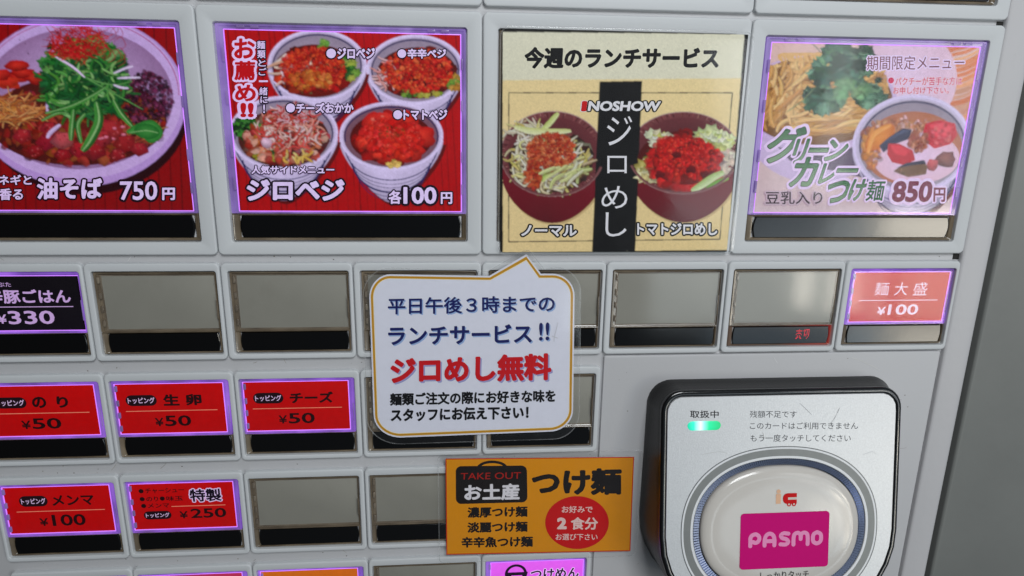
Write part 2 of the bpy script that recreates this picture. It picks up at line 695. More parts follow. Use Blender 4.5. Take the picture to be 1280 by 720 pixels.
    def ell(s, cx, cy, rx, ry, ce, cc=None, rot=0, n=48, off=(0, 0), expo=2.0):
        cr, sr = math.cos(rot), math.sin(rot)
        pts = []
        for i in range(n):
            t = 2 * math.pi * i / n
            c, q = math.cos(t), math.sin(t)
            x = rx * math.copysign(abs(c) ** (2 / expo), c)
            y = ry * math.copysign(abs(q) ** (2 / expo), q)
            pts.append((cx + x * cr - y * sr, cy + x * sr + y * cr))
        s.fan((cx + off[0] * rx, cy + off[1] * ry), pts, lin(cc or ce), lin(ce))

    def ring(s, cx, cy, rx, ry, w, col, a0=0, a1=360, n=40, w2=None, col2=None):
        """elliptical line, width w (w2 in y)"""
        s.up()
        w2 = w if w2 is None else w2
        c1 = lin(col)
        c2 = lin(col2) if col2 else c1
        pr = None
        for i in range(n + 1):
            t = math.radians(a0 + (a1 - a0) * i / n)
            o = (cx + rx * math.cos(t), cy + ry * math.sin(t))
            q = (cx + (rx - w) * math.cos(t), cy + (ry - w2) * math.sin(t))
            if pr:
                s.tri((pr[0], o, q), (c1, c1, c2))
                s.tri((pr[0], q, pr[1]), (c1, c2, c2))
            pr = (o, q)

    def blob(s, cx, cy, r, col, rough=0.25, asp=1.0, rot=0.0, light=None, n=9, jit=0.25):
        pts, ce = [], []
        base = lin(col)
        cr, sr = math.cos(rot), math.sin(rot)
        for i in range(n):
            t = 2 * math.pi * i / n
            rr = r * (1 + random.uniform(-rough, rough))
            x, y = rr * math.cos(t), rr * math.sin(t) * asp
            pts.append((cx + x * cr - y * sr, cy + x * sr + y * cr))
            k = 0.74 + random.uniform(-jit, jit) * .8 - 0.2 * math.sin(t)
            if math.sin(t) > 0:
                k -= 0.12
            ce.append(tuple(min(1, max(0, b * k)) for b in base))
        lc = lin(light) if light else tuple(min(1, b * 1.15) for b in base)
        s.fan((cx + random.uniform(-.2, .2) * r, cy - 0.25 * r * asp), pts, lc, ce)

    def stroke(s, pts, w, col, col2=None, taper=True, smooth=6):
        """ribbon through pts (Catmull-Rom)"""
        s.up()
        P = []
        n = len(pts)
        for i in range(n - 1):
            p0, p1, p2, p3 = pts[max(0, i - 1)], pts[i], pts[i + 1], pts[min(n - 1, i + 2)]
            for k in range(smooth):
                t = k / smooth
                P.append(tuple(0.5 * ((2 * p1[d]) + (-p0[d] + p2[d]) * t + (2 * p0[d] - 5 * p1[d] + 4 * p2[d] - p3[d]) * t * t +
                                      (-p0[d] + 3 * p1[d] - 3 * p2[d] + p3[d]) * t ** 3) for d in (0, 1)))
        P.append(tuple(pts[-1]))
        N = len(P)
        c1 = lin(col)
        c2 = lin(col2) if col2 else c1
        pr = None
        for i, (x, y) in enumerate(P):
            a, b = P[max(0, i - 1)], P[min(N - 1, i + 1)]
            dx, dy = b[0] - a[0], b[1] - a[1]
            L = math.hypot(dx, dy) or 1
            ww = w / 2 * ((0.25 + 0.75 * math.sin(math.pi * min(1, max(0, (i + .3) / (N - .4)))) ** 0.5) if taper else 1)
            nx, ny = -dy / L * ww, dx / L * ww
            e = ((x + nx, y + ny), (x - nx, y - ny))
            if pr:
                s.tri((pr[0], e[0], e[1]), (c2, c2, c1))
                s.tri((pr[0], e[1], pr[1]), (c2, c1, c1))
            pr = e

    def text(s, body, x0, y0, x1, y1, col, bold=0.02, out=None, outw=0.06, shear=0.0, rise=0.0, shadow=None, col2=None):
        """body fitted to the ink box x0..x1, y0..y1 of the layout"""
        vs, ts, ed = glyphs(body)
        xs = [p[0] for p in vs]
        ys = [p[1] for p in vs]
        ax, bx, ay, by = min(xs) - bold, max(xs) + bold, min(ys) - bold, max(ys) + bold

        def put(off, c, dx=0, dy=0, cc2=None):
            c = lin(c)
            c2 = lin(cc2) if cc2 else c

            def PT(x, y):
                u = (x - ax) / (bx - ax)
                w = (by - y) / (by - ay)
                return (x0 + u * (x1 - x0) + shear * (0.5 - w) * (y1 - y0) + dx, y0 + w * (y1 - y0) + rise * (u - 0.5) + dy)

            def CT(y):
                g = min(1, max(0, (by - y) / (by - ay)))
                return tuple(p + (q - p) * g for p, q in zip(c, c2))
            if off > 0.002:      # heavier weight: a round-ended bar along every outline edge
                l0 = s.lv
                for i, (a, b) in enumerate(ed):
                    s.lv = l0 + 1 + (i * 7) % 24
                    (px, py), (qx, qy) = vs[a], vs[b]
                    t0 = math.atan2(qy - py, qx - px)
                    q = []
                    for k in range(4):
                        t = t0 + math.pi / 2 + math.pi * k / 3
                        q.append((px + off * math.cos(t), py + off * math.sin(t)))
                    for k in range(4):
                        t = t0 - math.pi / 2 + math.pi * k / 3
                        q.append((qx + off * math.cos(t), qy + off * math.sin(t)))
                    s.tri([PT(*z) for z in q], [CT(z[1]) for z in q])
                s.lv = l0 + 25
            s.up()
            for t in ts:
                s.tri([PT(*vs[i]) for i in t], [CT(vs[i][1]) for i in t])
        if shadow:
            put(bold, shadow[0], shadow[1], shadow[2])
        if out:
            for k, oc in enumerate(out if isinstance(out, list) else [out]):
                ow = outw[k] if isinstance(outw, (list, tuple)) else outw
                put(bold + ow, oc)
        put(bold, col, cc2=col2)

    def vtext(s, chars, boxes, col, **kw):
        for ch, b in zip(chars, boxes):
            s.text(ch, *b, col, **kw)

    def build(s, name, m, parent=None, back=True, thick=0.25):
        if back:     # the sheet's own thickness
            c = s.clip
            a0 = len(s.v)
            n = len(c)
            s.v += [V(x, y, s.h) for x, y in c] + [V(x, y, s.h - thick) for x, y in c]
            s.c += [(0.75, 0.75, 0.72)] * (2 * n)
            for i in range(n):
                j = (i + 1) % n
                s.f.append((a0 + i, a0 + j, a0 + n + j, a0 + n + i))
            s.f.append(tuple(a0 + n + i for i in range(n)))
        me = bpy.data.meshes.new(name)
        V0 = np.array([tuple(v) for v in s.v], dtype=np.float32).reshape(-1, 3)
        C0 = np.array([tuple(c) for c in s.c], dtype=np.float32).reshape(-1, 3)
        F = list(s.f)
        cnt = np.array([len(f) for f in F], dtype=np.int32)
        idx = np.array([i for f in F for i in f], dtype=np.int32)
        if s.grid is not None:
            G = s.grid
            H_, W_ = G.shape[:2]
            xs = s.bx + np.arange(W_) / (W_ - 1) * (s.W / s.sxk)
            ys = s.by + np.arange(H_) / (H_ - 1) * (s.Hh / s.syk)
            gx, gy = np.meshgrid(xs, ys)
            V1 = np.stack([gx / 1000, np.full_like(gx, -s.h / 1000), (TOP - gy) / 1000], -1).reshape(-1, 3).astype(np.float32)
            a = (np.arange(H_ - 1)[:, None] * W_ + np.arange(W_ - 1)[None, :]).reshape(-1)
            q = np.stack([a, a + W_, a + W_ + 1, a + 1], -1).astype(np.int32) + len(V0)
            V0 = np.concatenate([V0, V1])
            C0 = np.concatenate([C0, G.reshape(-1, 3).astype(np.float32)])
            cnt = np.concatenate([cnt, np.full(len(q), 4, dtype=np.int32)])
            idx = np.concatenate([idx, q.reshape(-1)])
        me.vertices.add(len(V0))
        me.vertices.foreach_set("co", V0.reshape(-1))
        me.loops.add(len(idx))
        me.loops.foreach_set("vertex_index", idx)
        me.polygons.add(len(cnt))
        me.polygons.foreach_set("loop_start", np.concatenate([[0], np.cumsum(cnt)[:-1]]).astype(np.int32))
        me.update(calc_edges=True)
        at = me.color_attributes.new("ink", 'FLOAT_COLOR', 'POINT')
        at.data.foreach_set("color", np.concatenate([C0, np.ones((len(C0), 1), dtype=np.float32)], 1).reshape(-1))
        return link(name, me, m, parent)


# ------------------------------------------------------------------ food pictures
def jit(c, a=18):
    k = random.uniform(-a, a)
    return tuple(min(255, max(0, x + k + random.uniform(-a, a) * .35)) for x in c)


def pick(cols, a=16):
    return jit(random.choice(cols), a)


def inside(cx, cy, rx, ry, edge=1.0):
    while True:
        x, y = random.uniform(-1, 1), random.uniform(-1, 1)
        if x * x + y * y < edge:
            return cx + x * rx, cy + y * ry


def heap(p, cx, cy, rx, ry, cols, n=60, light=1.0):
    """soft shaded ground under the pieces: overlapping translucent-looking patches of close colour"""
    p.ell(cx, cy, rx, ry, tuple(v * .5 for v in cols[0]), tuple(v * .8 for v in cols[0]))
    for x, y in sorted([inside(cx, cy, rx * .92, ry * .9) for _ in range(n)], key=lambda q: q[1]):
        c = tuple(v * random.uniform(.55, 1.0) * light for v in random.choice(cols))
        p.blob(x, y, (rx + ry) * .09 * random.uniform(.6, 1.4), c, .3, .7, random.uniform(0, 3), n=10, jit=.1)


def crumbs(p, cx, cy, rx, ry, n, size, cols, asp=0.8, rough=.35, hi=None, sort=True, a=20):
    pts = [inside(cx, cy, rx, ry) for _ in range(n)]
    if sort:
        pts.sort(key=lambda q: q[1])
    dk = tuple(v * .3 for v in cols[0])
    for x, y in pts:
        if random.random() < .45:
            p.alpha = .4
            p.blob(x + size * .2, y + size * .55, size * .9, dk, .3, .7, n=7)
        p.alpha = .8
        p.blob(x, y, size * random.uniform(.6, 1.3), pick(cols, a), rough, asp * random.uniform(.7, 1.2), random.uniform(0, 3), n=7)
        if hi and random.random() < .3:
            p.alpha = .6
            p.blob(x + random.uniform(-1, 1) * size * .3, y - size * .3, size * .28, hi, .4, .6, random.uniform(0, 3), n=5)
    p.alpha = 1.0


def shreds(p, cx, cy, rx, ry, n, ln, w, cols, shade=(70, 45, 30), curl=.5, ang=None, spread=3.14, a=14):
    pts = sorted([inside(cx, cy, rx, ry) for _ in range(n)], key=lambda q: q[1])
    for x, y in pts:
        t = (ang if ang is not None else 0) + random.uniform(-spread / 2, spread / 2)
        L = ln * random.uniform(.6, 1.25)
        c = random.uniform(-curl, curl)
        q = []
        for k in range(4):
            u = (k / 3 - .5) * L
            tt = t + c * (k / 3 - .5) * 2
            q.append((x + u * math.cos(tt), y + u * math.sin(tt) * .8))
        col = pick(cols, a)
        ww = w * random.uniform(.7, 1.25)
        p.alpha = .45
        p.stroke([(a_ + .3 * w, b_ + .45 * w) for a_, b_ in q], ww * 1.3, shade, smooth=4)
        p.alpha = .92
        p.stroke(q, ww, tuple(x * .72 for x in col), col, smooth=4)
        if ww > 2.5:
            p.alpha = .6
            p.stroke([(a_ - .1 * w, b_ - .15 * w) for a_, b_ in q], ww * .35, tuple(min(255, x * 1.18) for x in col), smooth=4)
    p.alpha = 1.0


def leafy(p, cx, cy, rx, ry, n, size, cols, a=18):
    for x, y in sorted([inside(cx, cy, rx, ry) for _ in range(n)], key=lambda q: q[1]):
        r0 = random.uniform(0, 6.28)
        s_ = size * random.uniform(.6, 1.3)
        pts, ce = [], []
        c = pick(cols, a)
        b = lin(c)
        for i in range(14):
            t = 6.283 * i / 14
            rr = s_ * (1.0 if i % 2 else .68) * random.uniform(.8, 1.2)
            pts.append((x + rr * math.cos(t + r0), y + rr * math.sin(t + r0) * .8))
            k = random.uniform(.35, 1.1)
            ce.append(tuple(q * k for q in b))
        p.fan((x, y), pts, tuple(min(1, q * 1.3) for q in b), ce)


def blue_bowl(p, cx, cy, rx, ry, depth, base=.52, inner=(186, 178, 184), white=(226, 224, 238), navy=(34, 34, 84), rim=12):
    """white bowl with navy stripes: body, foot, rim, inside"""
    top, bot = [], []
    N = 30
    L = []
    for i in range(N + 1):         # right side down then bottom then left side up
        t = math.pi * i / N
        x, y = math.cos(t), math.sin(t)
        L.append((cx + rx * x * (1 - (1 - base) * y ** 1.5), cy + ry * .15 + (ry * .75 + depth) * y ** 1.05))
    sh = [(x + 8, y + 10) for x, y in L]
    p.fan((cx + 8, cy + depth * .5), sh, lin((60, 8, 8)), lin((100, 10, 10)))
    p.fan((cx - rx * .2, cy + ry), L, lin(white), [tuple(q * (.55 + .4 * abs(i / N - .62)) for q in lin(white)) for i in range(N + 1)])
    for k, (f, w) in enumerate(((.30, 2.6), (.42, 1.4), (.52, 1.4), (.64, 4.5), (.76, 1.6), (.86, 1.6))):
        d = depth * f
        sc = 1 - (1 - base) * f * .78
        q = []
        for i in range(19):
            t = math.radians(8 + 164 * i / 18)
            q.append((cx + rx * sc * math.cos(t) * 1.0, cy + d + (ry * .98) * math.sin(t)))
        p.stroke(q, w, navy, taper=False, smooth=2)
    p.ell(cx, cy, rx, ry, tuple(x * .9 for x in white), white)
    p.ring(cx, cy, rx, ry, rim * .5, white, 0, 360, w2=rim * .5)
    p.ell(cx, cy + 1, rx - rim, ry - rim * .8, tuple(x * .8 for x in inner), inner, off=(0, .5))
    p.ring(cx, cy + 2, rx - rim - 2, ry - rim * .8 - 2, 3.2, navy, 170, 375, w2=3.6)


def picture_side_bowls(p):
    """four small bowls on red boards"""
    p.begin_photo()
    p.rect(60, 60, 800, 620, (186, 8, 12), (176, 6, 10))
    for i in range(34):
        x = 70 + i * 21 + random.uniform(-6, 6)
        c = random.uniform(110, 170)
        p.stroke([(x - 30, 60), (x - 12, 250), (x, 430), (x + 10, 620)], random.uniform(1, 3.5), (c, 4, 8), taper=False, smooth=2)
    RED = [(196, 30, 12), (214, 52, 20), (170, 14, 6), (226, 82, 30), (186, 22, 14)]
    # bean-sprout and meat bowl
    def bowl_a():
        blue_bowl(p, 352, 184, 139, 100, 90)
        heap(p, 345, 200, 116, 74, RED + [(120, 30, 12), (196, 120, 60)], 80)
        shreds(p, 300, 200, 75, 48, 26, 60, 9, [(226, 206, 170), (236, 222, 196), (212, 176, 120)])
        leafy(p, 440, 190, 24, 36, 22, 15, [(60, 130, 30), (110, 170, 60), (34, 96, 26), (168, 188, 70)])
        leafy(p, 372, 128, 16, 12, 8, 10, [(130, 180, 60), (96, 160, 48)])
        crumbs(p, 340, 196, 92, 62, 520, 7, RED, hi=(240, 130, 70))
        crumbs(p, 330, 228, 60, 26, 60, 9, [(206, 120, 40), (190, 90, 26), (220, 150, 60)])
    def bowl_b():
        blue_bowl(p, 627, 196, 137, 98, 90)
        heap(p, 632, 206, 112, 72, [(150, 20, 10), (190, 30, 14), (110, 10, 8), (150, 90, 60)], 80)
        shreds(p, 545, 205, 26, 44, 18, 46, 6, [(226, 160, 140), (236, 196, 180)])
        leafy(p, 640, 262, 60, 12, 20, 11, [(120, 160, 50), (170, 180, 70), (70, 120, 34)])
        leafy(p, 735, 230, 16, 24, 14, 12, [(120, 170, 60), (190, 150, 60)])
        crumbs(p, 632, 200, 98, 60, 560, 7, [(206, 26, 12), (190, 14, 8), (222, 60, 24), (228, 100, 40), (160, 8, 6)], hi=(244, 150, 80))
    def bowl_c():
        blue_bowl(p, 258, 374, 153, 104, 96)
        heap(p, 258, 388, 128, 80, [(150, 60, 40), (190, 110, 70), (120, 30, 24), (210, 150, 110)], 90)
        leafy(p, 155, 360, 34, 30, 40, 15, [(20, 84, 24), (40, 120, 30), (70, 150, 50), (12, 50, 18)])
        leafy(p, 215, 440, 46, 14, 24, 12, [(60, 120, 24), (150, 160, 40), (30, 90, 30)])
        crumbs(p, 260, 390, 110, 66, 120, 12, [(190, 60, 40), (226, 150, 110), (170, 40, 30), (230, 190, 150), (206, 120, 40)])
        shreds(p, 275, 360, 96, 60, 150, 44, 5.5, [(226, 150, 120), (238, 190, 160), (206, 80, 60), (240, 214, 190), (196, 50, 40)], curl=.9)
        shreds(p, 290, 320, 70, 26, 60, 34, 3, [(240, 190, 180), (214, 70, 60)], curl=1.2)
        shreds(p, 285, 440, 50, 14, 16, 30, 8, [(226, 190, 80), (206, 200, 110)])
        p.blob(210, 402, 17, (232, 196, 196), .15, .9, light=(246, 224, 224))
    def bowl_d():
        blue_bowl(p, 560, 382, 146, 96, 100, inner=(150, 110, 116))
        leafy(p, 480, 400, 20, 40, 12, 12, [(190, 160, 90), (150, 120, 60)])
        heap(p, 560, 388, 116, 72, [(170, 16, 10), (190, 20, 14), (150, 10, 8)], 60)
        for x, y, r, c in ((520, 350, 46, (196, 20, 14)), (590, 345, 44, (206, 26, 16)), (640, 385, 44, (190, 14, 12)), (500, 395, 40, (206, 30, 18)),
                           (560, 385, 50, (216, 36, 20)), (545, 430, 44, (196, 20, 14)), (610, 425, 42, (206, 30, 20)), (540, 335, 26, (220, 40, 30))):
            p.blob(x, y, r, c, .16, .75, light=(232, 60, 36), n=18, jit=.12)
            p.blob(x - r * .2, y - r * .3, r * .2, (246, 120, 90), .3, .5, n=8)
        crumbs(p, 560, 392, 92, 54, 150, 12, [(216, 34, 20), (206, 22, 14), (228, 56, 34)], hi=(240, 110, 80))
        crumbs(p, 560, 370, 40, 18, 50, 2.2, [(70, 40, 10), (120, 90, 20)])
        leafy(p, 570, 462, 18, 8, 10, 10, [(226, 196, 90), (190, 170, 80)])
    bowl_b(); bowl_a(); bowl_d(); bowl_c()
    p.end_photo(1.25)
    WT, BK = (232, 226, 242), (20, 6, 22)
    p.vtext("お薦め", [(118, 108, 177, 165), (119, 171, 178, 226), (121, 238, 180, 286)], (196, 10, 20), bold=.035, out=(238, 226, 244), outw=.11)
    p.text("!!", 136, 289, 174, 330, (196, 10, 20), bold=.05, out=(238, 226, 244), outw=.12)
    n = 8
    bx = [(183, 115, 206, 138), (184, 141, 207, 164), (187, 168, 208, 187), (188, 191, 210, 212), (196, 214, 200, 242), (190, 245, 213, 268), (193, 271, 213, 290), (201, 294, 206, 318)]
    p.vtext("麺類とご", bx[:4], WT, bold=.02, out=BK, outw=.13)
    p.rect(189, 226, 214, 231, WT)
    p.vtext("緒に", bx[5:7], WT, bold=.02, out=BK, outw=.13)
    p.text("!", *bx[7], WT, bold=.03, out=BK, outw=.1)
    for s_, b in (("ジロベジ", (378, 135, 515, 166)), ("辛辛ベジ", (578, 137, 715, 165)), ("チーズおかか", (265, 289, 455, 318)), ("トマトベジ", (566, 308, 718, 337))):
        h = b[3] - b[1]
        p.ell(b[0] + h * .45, (b[1] + b[3]) / 2, h * .54, h * .54, BK)
        p.text(s_, b[0] + h * 1.0, *b[1:], WT, bold=.042, out=BK, outw=.09)
        p.ell(b[0] + h * .45, (b[1] + b[3]) / 2, h * .43, h * .43, WT)
    p.text("人気サイドメニュー", 168, 465, 401, 489, WT, bold=.038, out=BK, outw=.10)
    p.text("ジロベジ", 155, 504, 430, 564, WT, bold=.045, out=BK, outw=.075)
    p.text("各", 553, 535, 591, 573, WT, bold=.03, out=BK, outw=.1)
    p.text("100", 595, 525, 688, 573, WT, bold=.03, out=BK, outw=.1)
    p.text("円", 700, 540, 732, 573, WT, bold=.03, out=BK, outw=.1)


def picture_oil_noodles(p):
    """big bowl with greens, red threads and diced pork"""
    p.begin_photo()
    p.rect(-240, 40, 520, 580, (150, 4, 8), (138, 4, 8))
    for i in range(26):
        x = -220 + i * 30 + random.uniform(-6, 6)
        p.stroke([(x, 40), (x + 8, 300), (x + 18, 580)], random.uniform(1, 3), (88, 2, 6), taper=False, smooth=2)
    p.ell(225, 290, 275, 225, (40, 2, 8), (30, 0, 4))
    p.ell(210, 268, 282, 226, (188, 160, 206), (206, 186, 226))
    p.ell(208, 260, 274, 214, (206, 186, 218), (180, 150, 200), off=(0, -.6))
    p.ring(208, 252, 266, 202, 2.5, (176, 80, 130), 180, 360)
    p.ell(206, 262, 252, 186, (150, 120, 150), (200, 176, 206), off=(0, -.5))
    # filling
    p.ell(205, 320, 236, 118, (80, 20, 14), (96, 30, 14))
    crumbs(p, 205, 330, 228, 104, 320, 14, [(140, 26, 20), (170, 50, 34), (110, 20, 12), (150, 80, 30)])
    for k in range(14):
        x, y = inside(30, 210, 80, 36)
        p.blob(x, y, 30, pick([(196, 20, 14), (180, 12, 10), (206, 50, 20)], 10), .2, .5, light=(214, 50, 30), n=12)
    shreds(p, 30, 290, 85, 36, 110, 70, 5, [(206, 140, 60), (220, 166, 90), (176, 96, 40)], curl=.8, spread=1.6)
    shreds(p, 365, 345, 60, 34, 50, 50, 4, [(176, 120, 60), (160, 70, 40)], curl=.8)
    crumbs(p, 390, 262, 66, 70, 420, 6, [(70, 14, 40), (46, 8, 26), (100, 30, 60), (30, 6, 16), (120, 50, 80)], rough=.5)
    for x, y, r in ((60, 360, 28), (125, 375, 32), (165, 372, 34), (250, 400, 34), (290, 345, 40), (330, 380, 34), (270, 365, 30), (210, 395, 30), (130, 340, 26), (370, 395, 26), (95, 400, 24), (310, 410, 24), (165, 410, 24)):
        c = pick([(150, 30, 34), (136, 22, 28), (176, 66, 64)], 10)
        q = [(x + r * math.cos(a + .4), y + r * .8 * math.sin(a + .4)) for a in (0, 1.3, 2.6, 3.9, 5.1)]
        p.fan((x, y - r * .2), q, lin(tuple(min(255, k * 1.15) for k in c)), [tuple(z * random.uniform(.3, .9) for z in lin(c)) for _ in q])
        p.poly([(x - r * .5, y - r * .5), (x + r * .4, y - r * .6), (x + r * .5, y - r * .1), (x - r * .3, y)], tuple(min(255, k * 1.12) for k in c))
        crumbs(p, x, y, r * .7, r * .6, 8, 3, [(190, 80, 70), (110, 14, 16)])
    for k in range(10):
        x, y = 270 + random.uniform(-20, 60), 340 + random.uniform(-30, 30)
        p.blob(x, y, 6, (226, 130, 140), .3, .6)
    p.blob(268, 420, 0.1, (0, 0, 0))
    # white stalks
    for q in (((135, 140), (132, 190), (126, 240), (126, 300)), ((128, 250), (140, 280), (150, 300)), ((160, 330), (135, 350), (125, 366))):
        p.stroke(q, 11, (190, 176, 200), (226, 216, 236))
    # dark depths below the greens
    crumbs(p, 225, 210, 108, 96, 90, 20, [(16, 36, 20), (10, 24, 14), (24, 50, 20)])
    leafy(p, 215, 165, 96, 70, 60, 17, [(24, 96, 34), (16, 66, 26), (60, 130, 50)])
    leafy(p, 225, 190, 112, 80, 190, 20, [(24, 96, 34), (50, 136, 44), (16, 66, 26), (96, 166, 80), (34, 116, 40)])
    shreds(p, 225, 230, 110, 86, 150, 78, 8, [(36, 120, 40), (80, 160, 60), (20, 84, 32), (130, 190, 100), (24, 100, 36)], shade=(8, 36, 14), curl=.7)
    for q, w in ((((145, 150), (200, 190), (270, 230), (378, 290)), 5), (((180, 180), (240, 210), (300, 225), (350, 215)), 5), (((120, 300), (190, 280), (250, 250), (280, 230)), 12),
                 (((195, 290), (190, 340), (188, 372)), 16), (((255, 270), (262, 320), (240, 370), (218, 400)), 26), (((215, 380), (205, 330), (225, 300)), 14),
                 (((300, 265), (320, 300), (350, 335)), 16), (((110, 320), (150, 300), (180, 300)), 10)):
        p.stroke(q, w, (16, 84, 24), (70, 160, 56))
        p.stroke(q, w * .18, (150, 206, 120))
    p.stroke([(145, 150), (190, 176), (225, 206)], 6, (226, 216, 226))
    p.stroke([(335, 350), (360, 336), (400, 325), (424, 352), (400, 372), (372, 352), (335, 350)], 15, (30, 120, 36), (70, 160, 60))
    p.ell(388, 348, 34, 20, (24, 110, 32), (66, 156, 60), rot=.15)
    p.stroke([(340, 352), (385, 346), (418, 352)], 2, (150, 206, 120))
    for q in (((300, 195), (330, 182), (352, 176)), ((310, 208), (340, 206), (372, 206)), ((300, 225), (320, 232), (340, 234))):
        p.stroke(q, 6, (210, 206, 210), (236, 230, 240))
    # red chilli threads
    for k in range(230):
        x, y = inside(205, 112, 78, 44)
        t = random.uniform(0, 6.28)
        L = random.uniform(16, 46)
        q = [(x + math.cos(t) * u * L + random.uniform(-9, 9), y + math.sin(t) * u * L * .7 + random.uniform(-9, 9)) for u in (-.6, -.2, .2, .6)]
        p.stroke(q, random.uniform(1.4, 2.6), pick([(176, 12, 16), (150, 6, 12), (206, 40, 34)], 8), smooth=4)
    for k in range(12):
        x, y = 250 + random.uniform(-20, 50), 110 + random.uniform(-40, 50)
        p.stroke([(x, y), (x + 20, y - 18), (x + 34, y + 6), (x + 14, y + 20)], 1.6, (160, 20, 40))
    crumbs(p, 130, 170, 120, 90, 14, 2.5, [(60, 10, 30)])
    p.end_photo(1.25)
    WT, BK = (232, 222, 240), (30, 0, 14)
    p.text("ネギと", -4, 463, 84, 490, WT, bold=.03, out=BK, outw=.1)
    p.text("香る", -2, 499, 61, 530, WT, bold=.03, out=BK, outw=.1)
    p.text("油そば", 98, 471, 271, 528, WT, bold=.04, out=BK, outw=.08)
    p.text("750", 318, 480, 417, 530, WT, bold=.02, out=BK, outw=.09)
    p.text("円", 430, 497, 464, 530, WT, bold=.04, out=BK, outw=.1)


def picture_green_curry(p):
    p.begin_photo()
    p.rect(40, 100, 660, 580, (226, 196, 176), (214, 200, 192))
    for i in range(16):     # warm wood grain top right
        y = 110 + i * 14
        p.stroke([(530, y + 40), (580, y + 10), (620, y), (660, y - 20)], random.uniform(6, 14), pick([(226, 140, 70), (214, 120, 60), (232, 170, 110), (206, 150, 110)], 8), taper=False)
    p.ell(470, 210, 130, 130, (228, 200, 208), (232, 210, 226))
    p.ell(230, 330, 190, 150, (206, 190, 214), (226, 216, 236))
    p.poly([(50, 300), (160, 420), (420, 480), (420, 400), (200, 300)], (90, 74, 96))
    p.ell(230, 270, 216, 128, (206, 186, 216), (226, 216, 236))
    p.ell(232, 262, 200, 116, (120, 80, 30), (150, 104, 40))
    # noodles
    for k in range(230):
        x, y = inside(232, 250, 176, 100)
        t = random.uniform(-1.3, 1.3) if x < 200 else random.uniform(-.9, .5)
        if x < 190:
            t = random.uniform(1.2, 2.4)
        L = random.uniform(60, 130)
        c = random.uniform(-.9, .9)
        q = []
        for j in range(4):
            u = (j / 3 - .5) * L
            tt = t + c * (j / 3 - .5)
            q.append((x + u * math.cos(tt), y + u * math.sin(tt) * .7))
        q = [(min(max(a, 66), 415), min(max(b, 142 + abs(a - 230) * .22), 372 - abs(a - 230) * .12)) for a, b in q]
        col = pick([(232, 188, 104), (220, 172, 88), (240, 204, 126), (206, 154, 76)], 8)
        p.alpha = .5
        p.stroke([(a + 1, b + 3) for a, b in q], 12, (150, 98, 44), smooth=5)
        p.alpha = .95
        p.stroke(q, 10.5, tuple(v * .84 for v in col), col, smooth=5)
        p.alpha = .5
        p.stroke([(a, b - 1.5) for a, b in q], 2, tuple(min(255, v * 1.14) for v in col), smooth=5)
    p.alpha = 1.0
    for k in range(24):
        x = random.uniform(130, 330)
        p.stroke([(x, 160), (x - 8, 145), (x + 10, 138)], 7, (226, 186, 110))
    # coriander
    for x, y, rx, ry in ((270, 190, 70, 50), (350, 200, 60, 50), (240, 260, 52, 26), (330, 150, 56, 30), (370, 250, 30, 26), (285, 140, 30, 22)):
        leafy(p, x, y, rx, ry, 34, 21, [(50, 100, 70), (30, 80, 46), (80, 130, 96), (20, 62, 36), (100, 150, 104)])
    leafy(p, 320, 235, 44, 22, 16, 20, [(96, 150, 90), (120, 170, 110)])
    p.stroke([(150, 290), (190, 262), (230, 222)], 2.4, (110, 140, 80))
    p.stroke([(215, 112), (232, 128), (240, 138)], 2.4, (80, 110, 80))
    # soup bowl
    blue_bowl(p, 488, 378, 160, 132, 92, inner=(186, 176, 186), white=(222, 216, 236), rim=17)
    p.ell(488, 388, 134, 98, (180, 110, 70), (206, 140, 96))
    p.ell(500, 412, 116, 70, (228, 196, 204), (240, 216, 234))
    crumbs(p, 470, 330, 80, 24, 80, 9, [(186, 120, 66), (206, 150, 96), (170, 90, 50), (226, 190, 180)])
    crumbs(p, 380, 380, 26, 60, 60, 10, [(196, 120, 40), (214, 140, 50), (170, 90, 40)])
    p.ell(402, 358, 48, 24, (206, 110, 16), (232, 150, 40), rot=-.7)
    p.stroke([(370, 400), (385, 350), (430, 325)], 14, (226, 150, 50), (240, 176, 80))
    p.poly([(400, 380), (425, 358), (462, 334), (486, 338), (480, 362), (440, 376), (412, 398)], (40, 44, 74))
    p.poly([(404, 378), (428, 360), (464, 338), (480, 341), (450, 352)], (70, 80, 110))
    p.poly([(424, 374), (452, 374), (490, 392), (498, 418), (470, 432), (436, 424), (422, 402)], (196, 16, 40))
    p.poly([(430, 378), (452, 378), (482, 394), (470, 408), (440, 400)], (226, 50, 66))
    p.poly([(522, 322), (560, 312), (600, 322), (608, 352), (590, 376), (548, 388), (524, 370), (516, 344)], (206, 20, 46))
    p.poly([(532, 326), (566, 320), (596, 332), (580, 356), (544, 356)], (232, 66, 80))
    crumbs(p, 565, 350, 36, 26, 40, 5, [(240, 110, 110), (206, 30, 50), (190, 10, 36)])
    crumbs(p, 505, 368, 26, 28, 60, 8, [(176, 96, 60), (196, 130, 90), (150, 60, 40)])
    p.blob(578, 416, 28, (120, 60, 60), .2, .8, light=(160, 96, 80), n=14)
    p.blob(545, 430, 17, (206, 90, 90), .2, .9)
    p.poly([(440, 448), (470, 428), (520, 420), (532, 436), (528, 456), (480, 464)], (120, 90, 60))
    p.poly([(448, 440), (474, 426), (522, 418), (528, 428), (490, 432)], (50, 50, 70))
    crumbs(p, 486, 450, 36, 10, 30, 3, [(150, 120, 80), (100, 76, 50)])
    p.end_photo(1.3)
    LW = (236, 220, 240)
    p.text("期間限定メニュー", 362, 146, 618, 182, (110, 30, 50), bold=.0, out=LW, outw=.09)
    p.ell(427, 209, 7.5, 7.5, (214, 10, 80))
